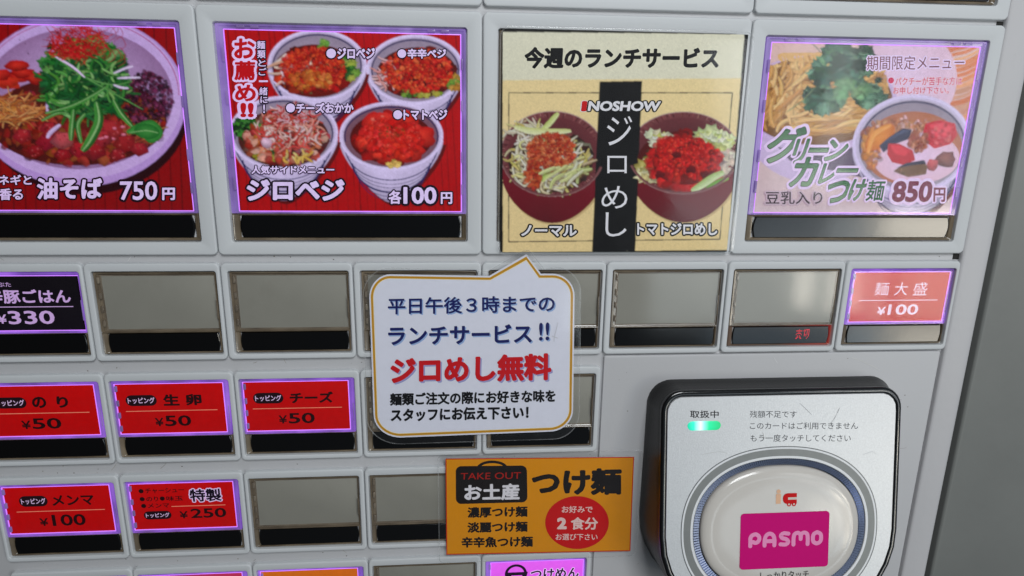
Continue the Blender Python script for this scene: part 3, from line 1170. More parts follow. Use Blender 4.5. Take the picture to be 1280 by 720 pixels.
    p.text("パクチーが苦手な方は", 438, 201, 614, 222, (214, 20, 90), bold=.008, out=(240, 220, 214), outw=.06)
    p.text("お申し付け下さい。", 433, 226, 580, 244, (214, 20, 90), bold=.008, out=(240, 220, 214), outw=.06)
    G = dict(out=[LW, (34, 60, 50)], outw=(.10, .02), shear=.32, col2=(140, 176, 130))
    GR = (16, 104, 44)
    p.text("グ", 98, 330, 192, 426, GR, bold=.02, **G)
    p.text("リ", 168, 362, 202, 430, GR, bold=.02, **G)
    p.text("ー", 210, 386, 262, 397, GR, bold=.01, **G)
    p.text("ン", 258, 364, 312, 420, GR, bold=.02, **G)
    p.text("カ", 166, 411, 230, 490, GR, bold=.02, **G)
    p.text("レ", 242, 428, 282, 482, GR, bold=.02, **G)
    p.text("ー", 286, 441, 342, 451, GR, bold=.01, **G)
    p.text("つ", 258, 474, 318, 534, GR, bold=.02, **G)
    p.text("け", 322, 470, 362, 528, GR, bold=.02, **G)
    p.text("麺", 368, 473, 414, 528, GR, bold=.0, out=[LW, (34, 60, 50)], outw=(.10, .015), shear=.15)
    p.text("豆乳入り", 90, 503, 246, 538, (70, 56, 60), bold=.012, out=(206, 190, 190), outw=.1)
    p.text("850", 437, 474, 545, 532, (122, 36, 66), bold=.04, out=[LW, (122, 36, 66)], outw=(.11, .0), shear=.12)
    p.text("円", 548, 492, 580, 531, (122, 36, 66), bold=.03, out=LW, outw=.11)


def dark_bowl(p, cx, cy, rx, ry, bot, broken=True):
    q = []
    for i in range(41):
        t = math.pi * i / 40
        q.append((cx + rx * math.cos(t) * (1 - .16 * math.sin(t) ** 2), cy + 20 + (bot - cy - 20) * math.sin(t) ** .85))
    p.fan((cx, cy + ry * .8), [(a + 3, b + 5) for a, b in q], lin((180, 150, 100)), lin((214, 184, 130)))
    p.fan((cx - rx * .1, cy + ry), q, lin((112, 12, 28)), [tuple(v * (.5 + .9 * abs(i / 40 - .55)) for v in lin((128, 16, 36))) for i in range(41)])
    p.ell(cx, cy, rx, ry, (122, 62, 66), (90, 26, 36))
    for k in range(150):
        t = random.uniform(0, 6.28)
        c = pick([(176, 120, 112), (90, 30, 34), (140, 70, 70), (70, 20, 26)], 12)
        r1, r2 = random.uniform(.93, 1.0), random.uniform(.84, .93)
        p.stroke([(cx + rx * r1 * math.cos(t), cy + ry * r1 * math.sin(t)), (cx + rx * r2 * math.cos(t), cy + ry * r2 * math.sin(t))], 2.5, c, smooth=1)
    p.ring(cx, cy, rx, ry, 2.4, (186, 150, 150), w2=2.2)
    p.ell(cx, cy + 3, rx * .88, ry * .88, (110, 48, 54), (44, 12, 20), off=(0, .3))


def picture_lunch(p):
    p.begin_photo()
    p.rect(60, 60, 740, 690, (232, 228, 204), (230, 226, 200))
    p.quad((60, 212), (740, 205), (740, 690), (60, 690), (243, 218, 162), (243, 220, 164), (241, 214, 154), (241, 214, 156))
    
    BK = (16, 15, 17)
    for a, b in (((96, 245), (690, 244)), ((690, 244), (657, 632)), ((657, 632), (98, 640)), ((98, 640), (96, 245))):
        p.stroke([a, b], 2.4, (30, 30, 30), taper=False, smooth=1)
    dark_bowl(p, 213, 407, 139, 114, 590)
    dark_bowl(p, 560, 404, 148, 110, 588)
    p.quad((337, 215), (450, 213), (433, 664), (319, 666), BK)
    SP = [(226, 214, 190), (236, 228, 206), (214, 196, 160), (206, 190, 110), (230, 220, 150)]
    heap(p, 208, 425, 112, 84, [(110, 70, 56), (150, 110, 80), (190, 160, 110), (80, 44, 40)], 110)
    heap(p, 560, 424, 122, 78, [(160, 12, 14), (130, 60, 40), (190, 160, 110), (150, 10, 12)], 90)
    shreds(p, 190, 430, 92, 76, 150, 62, 7.5, SP, shade=(70, 40, 36), curl=.9)
    shreds(p, 150, 360, 50, 36, 40, 60, 6.5, SP, shade=(80, 50, 44), curl=.8)
    shreds(p, 262, 430, 44, 44, 34, 60, 7, SP, shade=(70, 40, 36), curl=.6, ang=-.9, spread=1.2)
    p.stroke([(185, 345), (205, 325), (228, 298)], 15, (190, 206, 110), (226, 232, 170))
    p.stroke([(112, 335), (150, 345), (200, 348), (262, 346)], 17, (206, 210, 130), (234, 236, 190))
    p.stroke([(185, 480), (205, 455), (230, 440), (262, 425)], 18, (150, 186, 70), (220, 226, 150))
    crumbs(p, 210, 400, 64, 48, 420, 6.5, [(196, 66, 34), (214, 96, 50), (170, 40, 20), (222, 120, 70), (186, 50, 30)], hi=(240, 170, 120))
    crumbs(p, 160, 462, 22, 38, 60, 8, [(196, 66, 34), (170, 40, 20), (206, 90, 44)])
    shreds(p, 240, 462, 50, 22, 16, 60, 9, [(232, 228, 200), (216, 220, 150)], shade=(110, 80, 50), ang=-.5, spread=.9)
    # right bowl: tomato
    leafy(p, 474, 450, 30, 26, 26, 20, [(222, 206, 140), (236, 226, 180), (190, 176, 90)])
    leafy(p, 492, 368, 34, 20, 20, 20, [(226, 226, 190), (206, 200, 110), (236, 236, 214)])
    leafy(p, 640, 372, 44, 26, 36, 22, [(232, 232, 206), (206, 214, 130), (220, 226, 170)])
    leafy(p, 672, 430, 22, 26, 16, 22, [(222, 196, 180), (236, 220, 206)])
    crumbs(p, 560, 430, 96, 68, 260, 14, [(206, 14, 14), (190, 8, 12), (222, 28, 22), (166, 4, 10)], rough=.2)
    heap(p, 565, 430, 86, 58, [(214, 20, 18), (200, 12, 14), (222, 34, 26)], 60, 1.1)
    crumbs(p, 575, 415, 82, 52, 260, 6, [(222, 20, 20), (232, 50, 34), (200, 8, 12)], hi=(250, 140, 120))
    for x, y in ((498, 462), (542, 408), (580, 448), (620, 460)):
        p.blob(x, y, 14, (130, 4, 14), .3, .7, light=(100, 4, 12), n=12)
    p.stroke([(582, 505), (610, 488), (640, 468), (668, 455)], 20, (170, 196, 110), (222, 236, 190))
    p.stroke([(620, 500), (650, 482), (680, 470)], 12, (96, 166, 50), (150, 200, 90))
    # re-lay the rims in front
    for cx, cy, rx, ry in ((213, 407, 139, 114), (560, 404, 148, 110)):
        p.ring(cx, cy, rx * .995, ry * .995, 7, (150, 100, 100), 18, 162, w2=6, col2=(96, 40, 48))
    p.end_photo(1.15, grain=.03)
    WT = (236, 234, 240)
    p.text("今週のランチサービス", 136, 122, 655, 180, BK, bold=.048, shear=.05)
    p.text("I", 289, 266, 303, 294, (206, 20, 24), bold=.07, out=WT, outw=.04, shear=.12)
    p.text("NOSHOW", 307, 266, 499, 293, WT, bold=.045, out=BK, outw=.09, shear=.15)
    p.vtext("ジロ", [(357, 306, 424, 384), (358, 412, 410, 458)], WT, bold=.0)
    p.text("め", 343, 492, 412, 552, WT, bold=.0)
    p.text("し", 354, 562, 410, 626, WT, bold=.0)
    p.text("ノーマル", 130, 596, 278, 626, WT, bold=.035, out=BK, outw=.11)
    p.text("トマトジロめし", 438, 590, 651, 622, WT, bold=.035, out=BK, outw=.11)


# ------------------------------------------------------------------ the cabinet
machine = empty("ticket_vending_machine", 138, TOP, 0,
                "white food ticket vending machine with rows of backlit menu buttons and a grooved plastic front", "ticket machine")
OFF = 0


def struct_cabinet():
    # back sheet at crossbar level, cut into strips so that nothing shares a plane
    box("front_panel", WHITE_BAR, machine, -130, -112, 391.6, 350, -12, -2.2, 1, .3)
    box("cabinet_body", WHITE_BAR, machine, -129, -111, 404, 349.9, -260, -12.5, 1, .5)
    # smooth plate round the card reader
    box("reader_plate", WHITE_BAR, machine, 225.2, 148.2, 390.2, 349.5, -2.19, -0.55, .8, .3)
    # groove filler and moulded edge trim down the right side
    prof = [(391.6, -10), (391.6, -1.2), (391.8, -.5), (392.3, -.1), (393.2, 0.05), (398, 0.25), (402.2, 0.3), (403.8, 0.1), (405.2, -0.8), (406.0, -2.2), (406.3, -5), (406.3, -40)]
    vs, fs = [], []
    ys = [-112, 349.6]
    for y in ys:
        vs += [V(x, y, h) for x, h in prof]
    n = len(prof)
    for i in range(n - 1):
        fs.append((i, i + n, i + n + 1, i + 1))
    me = bpy.data.meshes.new("edge_trim")
    me.from_pydata(vs, [], fs)
    soften(me, 60)
    link("edge_trim", me, EDGE, machine)
    box("gap_strip", GAP, machine, 406.6, -112, 415.0, 350, -40, -16, .2, .1)  # dark strip put in for the shade of the gap beside the wall


struct_cabinet()
for (ya, yb) in ((-1.55, -.05), (100.2, 102.95)):
    box("seam_gap", GAP, machine, 388.6, ya, 392.2, yb, -2.21, -2.0, .1, .05, 1)
wall = frame("wall", WALLM, None, [(rrect(415.4, -400, 1500, 350, .5, 2), -60), (rrect(415.4, -400, 1500, 350, .5, 2), -9.5),
                                   (rrect(415.8, -399, 1499, 349.4, .8, 2), -8.7), (rrect(417.0, -398, 1498, 349, .8, 2), -8.4)], cap_last=True)
wall['kind'] = 'structure'


# small specks, scuffs and scratches on the plate and the crossbars
def marks(area_, h, n, nm="scuff_marks"):
    x0, y0, x1, y1 = area_
    p = Print([(0, 0), (1, 0), (1, 1), (0, 1)], [(x0, y0), (x1, y0), (x1, y1), (x0, y1)], h)
    H = homography([(x0, y0), (x1, y0), (x1, y1), (x0, y1)], [(x0, y0), (x1, y0), (x1, y1), (x0, y1)])
    p.H = H
    for _ in range(n):
        x, y = random.uniform(x0, x1), random.uniform(y0, y1)
        if random.random() < .6:
            p.blob(x, y, random.uniform(.12, .35), pick([(120, 112, 100), (90, 84, 76), (140, 132, 122)], 8), .4, .8, n=7)
        else:
            t, L = random.uniform(0, 3.14), random.uniform(1, 5)
            c = random.choice([(222, 222, 222), (150, 146, 140), (168, 164, 158)])
            p.stroke([(x, y), (x + L * .5 * math.cos(t), y + L * .5 * math.sin(t) + .2), (x + L * math.cos(t), y + L * math.sin(t))], random.uniform(.12, .25), c, smooth=2)
    return p


PR_MARK = print_mat("surface_marks", 0.0, gloss=.6, grain=.02)
pm_ = marks((226, 149, 389, 262), -.53, 46)
pm_.stroke([(345, 150.5), (352, 153), (361, 157.5)], .28, (214, 214, 212))
pm_.build("scuff_marks", PR_MARK, machine, back=False)['kind'] = 'stuff'
for (yy0, yy1) in ((100.5, 102.8), (147.8, 152.6), (197.6, 202.4), (247.4, 252.2)):
    marks((-50, yy0, 222 if yy0 > 110 else 388, yy1), -2.17, 16).build("scuff_marks", PR_MARK, machine, back=False)['kind'] = 'stuff'


# ------------------------------------------------------------------ buttons
def outline_bezel(x0, y0, x1, y1, wx0, wy0, wx1, wy1, parent, g=.2):
    R = 2.2
    o = lambda i, r=R: rrect(x0 + g + i, y0 + g + i, x1 - g - i, y1 - g - i, max(.3, r - i))
    w = lambda i, r=1.1: rrect(wx0 + i, wy0 + i, wx1 - i, wy1 - i, max(.25, r + i * -.5))
    return frame("bezel", WHITE, parent, [(o(0), -4.2), (o(0), -.9), (o(.1), -.4), (o(.3), -.12), (o(.6), -.02), (o(.9), 0),
                                          (w(-.3, 1.3), 0), (w(-.08, 1.2), -.1), (w(0), -.35), (w(0.02), -7.5)], ang=70)


def make_button(x0, y0, x1, y1, win, split, card, strip, lit, label, big=False, led=None, rim=None, glow=False):
    """one push-button: bezel, light guide round the label, lower rim, black window, clear cover"""
    b = empty("menu_button", (x0 + x1) / 2, (y0 + y1) / 2, 0, label, None, None, machine)
    wx0, wy0, wx1, wy1 = win
    outline_bezel(x0, y0, x1, y1, wx0, wy0, wx1, wy1, b)
    e = .55
    ax0, ay0, ax1, ay1 = wx0 + e, wy0 + e, wx1 - e, wy1 - e
    q = .5
    cx0, cy0, cx1, cy1 = card
    # dark cavity behind the whole key
    frame("key_cavity", CAVITY, b, [(rrect(wx0 - .5, wy0 - .5, wx1 + .5, wy1 + .5, .3, 2), -6.2), (rrect(wx0, wy0, wx1, wy1, .3, 2), -6.0)], cap_last=True)
    r1 = (RL_LARGE if big else RL_BIG) if lit else RIM
    ws = wx0, wy0, wx1, split
    lm, rm = (cx0 - ax0), (ax1 - cx1)
    L = [(rrect(ax0, ay0, ax1, split, q), -5.5), (rrect(ax0, ay0, ax1, split, q), -1.2), (rrect(ax0 + .2, ay0 + .2, ax1 - .2, split - .1, q), -.85),
         (rrect(ax0 + lm * .38, ay0 + .6, ax1 - rm * .38, split - .25, q), -.95), (rrect(ax0 + lm * .46, ay0 + .75, ax1 - rm * .5, split - .35, q), -1.7),
         (rrect(cx0 - .45, cy0 - .4, cx1 + .45, cy1 + .4, .3), -1.9)]
    frame("light_guide", r1, b, L, ang=35)
    frame("label_ridge", LINE_LIT if lit else RIM_IN, b, [(rrect(cx0 - .45, cy0 - .4, cx1 + .45, cy1 + .4, .3), -2.2), (rrect(cx0 - .4, cy0 - .35, cx1 + .4, cy1 + .35, .3), -1.85),
                                                         (rrect(cx0 - .1, cy0 - .08, cx1 + .1, cy1 + .08, .3), -1.8), (rrect(cx0 + .02, cy0 + .02, cx1 - .02, cy1 - .02, .3), -2.3)], ang=35)
    # side lugs of the clear key
    for (lx, ly, lw, lh) in lugs(big, ax0, ay0, ax1, split, cx0, cx1, cy0, cy1):
        box("lug", RIM_IN if not lit else RL_DIM, b, lx, ly, lx + lw, ly + lh, -1.4, -.72, .15, .12, 1)
    sx0, sy0, sx1, sy1 = strip
    frame("lower_rim", RED_LIT if glow else RIM, b, [(rrect(ax0, split + .02, ax1, ay1, q), -5.5), (rrect(ax0, split + .02, ax1, ay1, q), -1.2), (rrect(ax0 + .3, split + .2, ax1 - .3, ay1 - .3, q), -.9),
                             (rrect(ax0 + .7, split + .35, ax1 - .7, ay1 - .6, q), -1.2), (rrect(sx0 - .5, sy0 - .3, sx1 + .5, sy1 + .3, .4), -1.45),
                             (rrect(sx0, sy0, sx1, sy1, .3), -2.1)], ang=35)
    # barrel-sided black window
    pts = []
    bw = .9 if not big else 1.5
    N = 8
    for i in range(N + 1):
        t = i / N
        pts.append((sx1 - bw + bw * math.sin(math.pi * (.12 + .76 * t)), sy0 + (sy1 - sy0) * t))
    for i in range(N + 1):
        t = 1 - i / N
        pts.append((sx0 + bw - bw * math.sin(math.pi * (.12 + .76 * t)), sy0 + (sy1 - sy0) * t))
    cxm, cym = (sx0 + sx1) / 2, (sy0 + sy1) / 2
    sc = lambda k: [(cxm + (x - cxm) * (1 - k * .01), cym + (y - cym) * (1 - k * .04)) for x, y in pts]
    frame("indicator_window", STRIP, b, [(sc(0), -3), (sc(0), -1.35), (sc(1), -1.2)], cap_last=True, ang=8)
    # clear cover over the label
    frame("clear_cover", CLEAR, b, [(rrect(ax0 + .9, ay0 + .7, ax1 - .9, split - .1, q), -.62)], cap_last=True)
    return b


def lugs(big, ax0, ay0, ax1, split, cx0, cx1, cy0, cy1):
    H = split - ay0
    out = []
    if big:
        for t in (.10, .155, .86, .915):
            out.append((ax0 + (ax1 - ax0) * t - 1.6, ay0 + .55, 3.2, .95))
        for t in (.12, .34, .62, .80):
            out.append((ax0 + 1.75, ay0 + H * t, 1.0, H * .07))
            out.append((ax1 - 2.0, ay0 + H * (t + .03), .8, H * .06))
    else:
        for t in (.08, .34, .56, .80):
            out.append((ax0 + 1.25, ay0 + H * t, 1.05, H * .10))
        out.append((ax1 - .8, ay0 + H * .45, .45, H * .34))
    return out


RED, DRED = (200, 0, 2), (190, 0, 2)
DARK = (30, 2, 6)


def small_print(card):
    x0, y0, x1, y1 = card
    w, h = 100.0, 100.0 * (y1 - y0) / (x1 - x0)
    return Print([(0, 0), (w, 0), (w, h), (0, h)], [(x0, y0), (x1, y0), (x1, y1), (x0, y1)], -2.1), w, h


def pill(p, x0, y0, x1, y1, h, body="トッピング"):
    ym = (y0 + y1) / 2 * h
    r = (y1 - y0) / 2 * h
    a, b = x0 * 100 + r, x1 * 100 - r
    q = [(a - r * math.sin(math.pi * i / 10), ym - r * math.cos(math.pi * i / 10)) for i in range(11)] + [(b + r * math.sin(math.pi * i / 10), ym + r * math.cos(math.pi * i / 10)) for i in range(11)]
    p.poly(q, (26, 6, 14))
    p.text(body, x0 * 100 + 2, ym - r * .55, x1 * 100 - 2, ym + r * .55, (226, 206, 226), bold=.02)


def topping(card, items, price, px0, px1, pilled=True):
    p, w, h = small_print(card)
    p.rect(0, 0, w, h, RED, DRED)
    if pilled:
        pill(p, .08, .22, .37, .44, h)
    for s_, a, b in items:
        p.text(s_, a * w, .215 * h, b * w, .445 * h, DARK, bold=.042)
    p.rect(7, .538 * h, 93, .552 * h, (236, 150, 110))
    yw = (px1 - px0) * .27
    p.text("¥", px0 * w, .69 * h, (px0 + yw * .85) * w, .86 * h, DARK, bold=.02)
    p.text(price, (px0 + yw) * w, .645 * h, px1 * w, .865 * h, DARK, bold=.02)
    return p


PR_LIT = print_mat("backlit_label_print", 0.40, tint=(1.0, .72, 1.3), grain=.06)
PR_SMALL = print_mat("backlit_red_label_print", 0.40, tint=(1.0, .8, 1.15), grain=.05)
PR_PALE = print_mat("backlit_curry_print", 0.34, grain=.05)
PR_PAPER = print_mat("paper_print", 0.0, gloss=.55, grain=.015)


def big_geo(c0, y=0.0):
    x0 = c0
    return (x0, y, x0 + 112, y + 100), (x0 + 6.3, y + 6.4, x0 + 105.8, y + 94.2), y + 82.0, (x0 + 10.1, y + 9.2, x0 + 103.0, y + 81.0), (x0 + 9.9, y + 83.1, x0 + 103.2, y + 92.4)


big_info = {
    -56: (1, "backlit red button showing a bowl of oil noodles with greens, at the left edge"),
    56: (1, "backlit red button showing four small side-dish bowls"),
    168: (0, "dark unlit large button behind the lunch service poster"),
    280: (2, "backlit pale button showing noodles, coriander and green curry soup"),
}
for c0, (lit, lab) in big_info.items():
    cell, win, split, card, strip = big_geo(c0)
    b = make_button(*cell, win, split, card, strip, lit, lab, big=True)
    x0, y0, x1, y1 = card
    dst = [(x0, y0), (x1, y0), (x1, y1), (x0, y1)]
    if c0 == 56:
        p = Print([(90.3, 83.3), (754.1, 99.2), (756.2, 594.1), (135.3, 592.2)], dst, -2.1)
        picture_side_bowls(p)
        p.build("menu_card", PR_LIT, b)
    elif c0 == -56:
        p = Print([(-208.1, 59.3), (460.8, 75.3), (512.0, 557.4), (-110.8, 555.5)], dst, -2.1)
        picture_oil_noodles(p)
        p.build("menu_card", PR_LIT, b)
    elif c0 == 280:
        p = Print([(110, 110), (656, 127), (597, 561), (59, 561)], dst, -2.1)
        picture_green_curry(p)
        p.build("menu_card", PR_PALE, b)
    else:
        box("blank_label", BLANK, b, x0, y0, x1, y1, -3.0, -2.12, .3, .1)
for c0 in (-56, 56, 168, 280):          # the row above, of which only the foot shows
    cell, win, split, card, strip = big_geo(c0, -101.6)
    b = make_button(*cell, win, split, card, strip, 0, "large button of the top row, only its lower edge in view", big=True)
    box("blank_label", BLANK, b, card[0], card[1], card[2], card[3], -3.0, -2.12, .3, .1)


Y2, Y3, Y4, Y5 = 103.12, 152.93, 202.74, 252.55
SC = 0.9925


def small_geo(k, y, s=1.0):
    P = 56.0 * s
    x0 = (4 - (4 - k) * s) * 56.0
    if s < 1:
        lit = k < 2 and (k, y) != (1, Y4)
        ca, cb = (3.5, 49.9) if lit else (5.0, 51.8)
        return ((x0, y, x0 + P, y + 44.3), (x0 + 1.9, y + 3.7, x0 + 53.2, y + 41.8), y + 31.1, (x0 + ca, y + 6.0, x0 + cb, y + 30.0), (x0 + 4.6, y + 31.9, x0 + 51.7, y + 40.4))
    return ((x0, y, x0 + P, y + 44.3), (x0 + 2.9, y + 3.7, x0 + 54.2 * s, y + 41.6), y + 31.1, (x0 + 6.1, y + 6.0, x0 + 52.7 * s, y + 30.0), (x0 + 5.8, y + 31.9, x0 + 52.7 * s, y + 40.3))


def small_button(k, y, s, lit, label, fn=None, pm=None, glow=False):
    cell, win, split, card, strip = small_geo(k, y, s)
    b = make_button(*cell, win, split, card, strip, lit, label, glow=glow)
    if fn:
        p = fn(card)
        p.build("menu_card", pm or PR_SMALL, b)
    else:
        box("blank_label", BLANK, b, card[0], card[1], card[2], card[3], -3.0, -2.12, .3, .1)
    return b, strip


def lab_rice(card):
    p, w, h = small_print(card)
    p.rect(0, 0, w, h, (12, 8, 14), (14, 8, 18))
    c = (214, 186, 226)
    p.text("ぶた", 30, .11 * h, 41, .19 * h, c, bold=.01)
    p.text("辛豚ごはん", 18, .24 * h, 91, .50 * h, c, bold=.03)
    p.rect(7, .555 * h, 92, .57 * h, c)
    p.text("¥", 24, .70 * h, 32, .87 * h, c, bold=.02)
    p.text("330", 33.5, .635 * h, 74, .885 * h, c, bold=.02)
    return p


def lab_large(card):
    p, w, h = small_print(card)
    p.rect(0, 0, w, h, (206, 30, 34), (200, 26, 30))
    c = (250, 232, 240)
    for s_, a, b in (("麺", 23, 38), ("大", 44, 58), ("盛", 64, 79)):
        p.text(s_, a, .20 * h, b, .47 * h, c, bold=.0)
    p.rect(8, .56 * h, 92, .575 * h, c)
    p.text("¥", 29, .70 * h, 38, .87 * h, c, bold=.02)
    p.text("100", 40.5, .65 * h, 73, .87 * h, c, bold=.02)
    return p


def lab_menma(card):
    p, w, h = small_print(card)
    p.rect(0, 0, w, h, RED, DRED)
    pill(p, .13, .19, .40, .42, h)
    p.text("メンマ", 44, .19 * h, 84, .42 * h, DARK, bold=.03)
    p.rect(9, .52 * h, 93, .535 * h, (236, 150, 110))
    p.text("¥", 29, .68 * h, 37, .85 * h, DARK, bold=.02)
    p.text("100", 41, .61 * h, 73, .86 * h, DARK, bold=.02)
    return p


def lab_special(card):
    p, w, h = small_print(card)
    p.rect(0, 0, w, h, RED, DRED)
    for x, y in ((10.5, .155), (10.5, .33), (30, .33), (11, .48)):
        p.ell(x, y * h, 2.4, 2.4, DARK)
    p.text("チャーシュー", 14.5, .10 * h, 52, .21 * h, DARK, bold=.015)
    p.text("のり", 14.5, .28 * h, 26, .385 * h, DARK, bold=.015)
    p.text("味玉", 34, .28 * h, 50, .385 * h, DARK, bold=.015)
    p.text("メンマ", 15, .43 * h, 36, .53 * h, DARK, bold=.015)
    p.text("特製", 57, .14 * h, 88, .42 * h, (16, 10, 24), bold=.03, out=(232, 216, 240), outw=.07)
    p.rect(38, .50 * h, 91, .515 * h, (236, 150, 110))
    pill(p, .10, .60, .37, .78, h)
    p.text("¥", 45, .62 * h, 53, .78 * h, DARK, bold=.02)
    p.text("250", 56, .57 * h, 91, .78 * h, DARK, bold=.02)
    return p


def lab_plain(c1, c2):
    def f(card):
        p, w, h = small_print(card)
        p.rect(0, 0, w, h, c1, c2)
        return p
    return f


def lab_dip(card):
    p, w, h = small_print(card)
    p.rect(0, 0, w, h, (222, 96, 226), (206, 80, 214))
    BK = (22, 8, 30)
    p.ell(27, 15, 12, 12, BK)
    p.ell(27, 15, 9, 9, (222, 96, 226))
    p.poly([(16, 13), (40, 13), (37, 26), (19, 26)], BK)
    p.poly([(22, 17), (34, 17), (33, 22), (23, 22)], (222, 96, 226))
    p.text("つけめん", 43, 10, 96, 23, (34, 10, 44), bold=.03, out=(240, 200, 246), outw=.05)
    return p


small_button(-1, Y2, 1, 1, "backlit black button for pork rice, white lettering, 330 yen", lab_rice)
for k in (0, 1, 2, 3, 4):
    small_button(k, Y2, 1, 0, ["blank unlit button beside the black pork rice button", "blank unlit button left of the speech bubble notice",
                               "blank unlit button mostly hidden by the left of the speech bubble notice", "blank unlit button half hidden by the right of the speech bubble notice",
                               "blank unlit button just right of the speech bubble notice"][k])
bb, st5 = small_button(5, Y2, 1, 0, "blank unlit button with a red glowing sold-out mark in its black window", glow=True)
small_button(6, Y2, 1, 1, "backlit pale red button for a large noodle portion, 100 yen", lab_large)
small_button(-1, Y3, SC, 1, "backlit red topping button for seaweed, 50 yen", lambda c: topping(c, [("の", .42, .55), ("り", .645, .75)], "50", .29, .655))
small_button(0, Y3, SC, 1, "backlit red topping button for raw egg, 50 yen", lambda c: topping(c, [("生", .43, .58), ("卵", .64, .79)], "50", .33, .67))
small_button(1, Y3, SC, 1, "backlit red topping button for cheese, 50 yen", lambda c: topping(c, [("チーズ", .43, .85)], "50", .31, .66))
small_button(2, Y3, SC, 0, "blank unlit button under the lower left of the speech bubble notice")
small_button(3, Y3, SC, 0, "blank unlit button under the lower right of the speech bubble notice")
small_button(-1, Y4, SC, 1, "backlit red topping button for bamboo shoots, 100 yen", lab_menma)
small_button(0, Y4, SC, 1, "backlit red button for the special topping set, 250 yen", lab_special)
small_button(1, Y4, SC, 0, "blank unlit button right of the special topping set button")
small_button(2, Y4, SC, 0, "blank unlit button running under the left edge of the orange card")
small_button(3, Y4, SC, 0, "unlit button hidden behind the orange card")
small_button(-1, Y5, SC, 1, "lit button at the bottom left corner", lab_plain((196, 30, 120), (190, 20, 110)))
small_button(0, Y5, SC, 1, "lit purple-rimmed button below the special topping set button", lab_plain((206, 60, 90), (190, 40, 80)))
small_button(1, Y5, SC, 1, "lit orange button at the bottom edge", lab_plain((226, 120, 20), (220, 110, 16)))
small_button(2, Y5, SC, 0, "blank grey button at the bottom edge between the orange and magenta ones")
small_button(3, Y5, SC, 1, "lit magenta button for dipping noodles below the orange card", lab_dip,
             print_mat("backlit_magenta_print", 0.75, tint=(1, .9, 1.1), grain=.04))

# red dot-matrix mark (sold out) behind the smoked window
LED = mat("red_led_dot", (120, 8, 10), 0.4, emis=(1.0, 0.02, 0.06), es=0.75)
rows = {"売": ["0001000", "1111111", "0001000", "0111110", "1000001", "0010100", "0110110", "1100011"],
        "切": ["0101111", "1110101", "0100101", "0100101", "0110101", "0101001", "0000010", "0000100"]}
vs, fs = [], []
x = 316.6
for ch in ("売", "切"):
    for r_, row in enumerate(rows[ch]):
        for c_, q in enumerate(row):
            if q == "1":
                a, b_ = x + c_ * .42, Y2 + 33.2 + r_ * .62
                i = len(vs)
                vs += [V(a, b_, -1.16), V(a + .32, b_, -1.16), V(a + .32, b_ + .46, -1.16), V(a, b_ + .46, -1.16)]
                fs.append((i, i + 3, i + 2, i + 1))
    x += 3.6
me = bpy.data.meshes.new("sold_out_mark")
me.from_pydata(vs, [], fs)
link("sold_out_mark", me, LED, bb)

# ------------------------------------------------------------------ poster, bubble, orange card
# crop-measured layout -> plane mm
pq = [(176.1, 8.0), (276.2, 6.6), (278.0, 97.4), (177.4, 98.4)]
poster = empty("lunch_poster", 227, 98.4, 0.4, "laminated cream lunch service poster with two dark red rice bowls and a black centre band", "poster")
p = Print([(78, 83), (722, 88), (677, 660), (83, 668)], pq, 1.25)
picture_lunch(p)
p.build("printed_sheet", PR_PAPER, poster, thick=.3)


FEDGE = clear_mat("laminate_edge_highlight", 0.08, 0.2, film=0.16)  # whitish tone paints the bright edge highlight of the film


def film_edge(pts, h, parent, w=.35):
    n = len(pts)
    cx, cy = sum(a for a, b in pts) / n, sum(b for a, b in pts) / n
    k = 1 - w / 45
    frame("laminate_edge_highlight", FEDGE, parent, [(pts, h - .1), (pts, h + .03), ([(cx + (x - cx) * k, cy + (y - cy) * k) for x, y in pts], h + .03)])


def film(name, pts, h, parent, thick=.25):
    film_edge(pts, h, parent)
    n = len(pts)
    cx, cy = sum(a for a, b in pts) / n, sum(b for a, b in pts) / n
    sc = lambda k: [(cx + (x - cx) * k, cy + (y - cy) * k) for x, y in pts]
    return frame(name, FILM, parent, [(sc(1.0), h - thick), (sc(1.0), h - .05), (sc(.995), h)], cap_last=True)


film("laminate", rrect(175.0, 5.6, 280.6, 99.6, 4, 6), 1.45 + .9, poster, 1.0)


def bubble_outline(off):
    """layout-space outline of the balloon, shrunk by off"""
    def arc(cx, cy, rx, ry, a0, a1, n=10):
        return [(cx + rx * math.cos(math.radians(a0 + (a1 - a0) * i / n)), cy + ry * math.sin(math.radians(a0 + (a1 - a0) * i / n))) for i in range(n + 1)]
    o = off
    pts = []
    pts += arc(132, 196, 72 - o, 78 - o, 180, 270)
    pts += [(474 + o * .3, 124 + o), (601, 50 + o * 1.45), (652 - o * .5, 117 + o)]
    pts += arc(692, 192, 76 - o, 75 - o, 270, 360)
    pts += arc(684, 586, 82 - o, 76 - o, 0, 90)
    pts += arc(168, 602, 94 - o, 80 - o, 90, 180)
    return pts


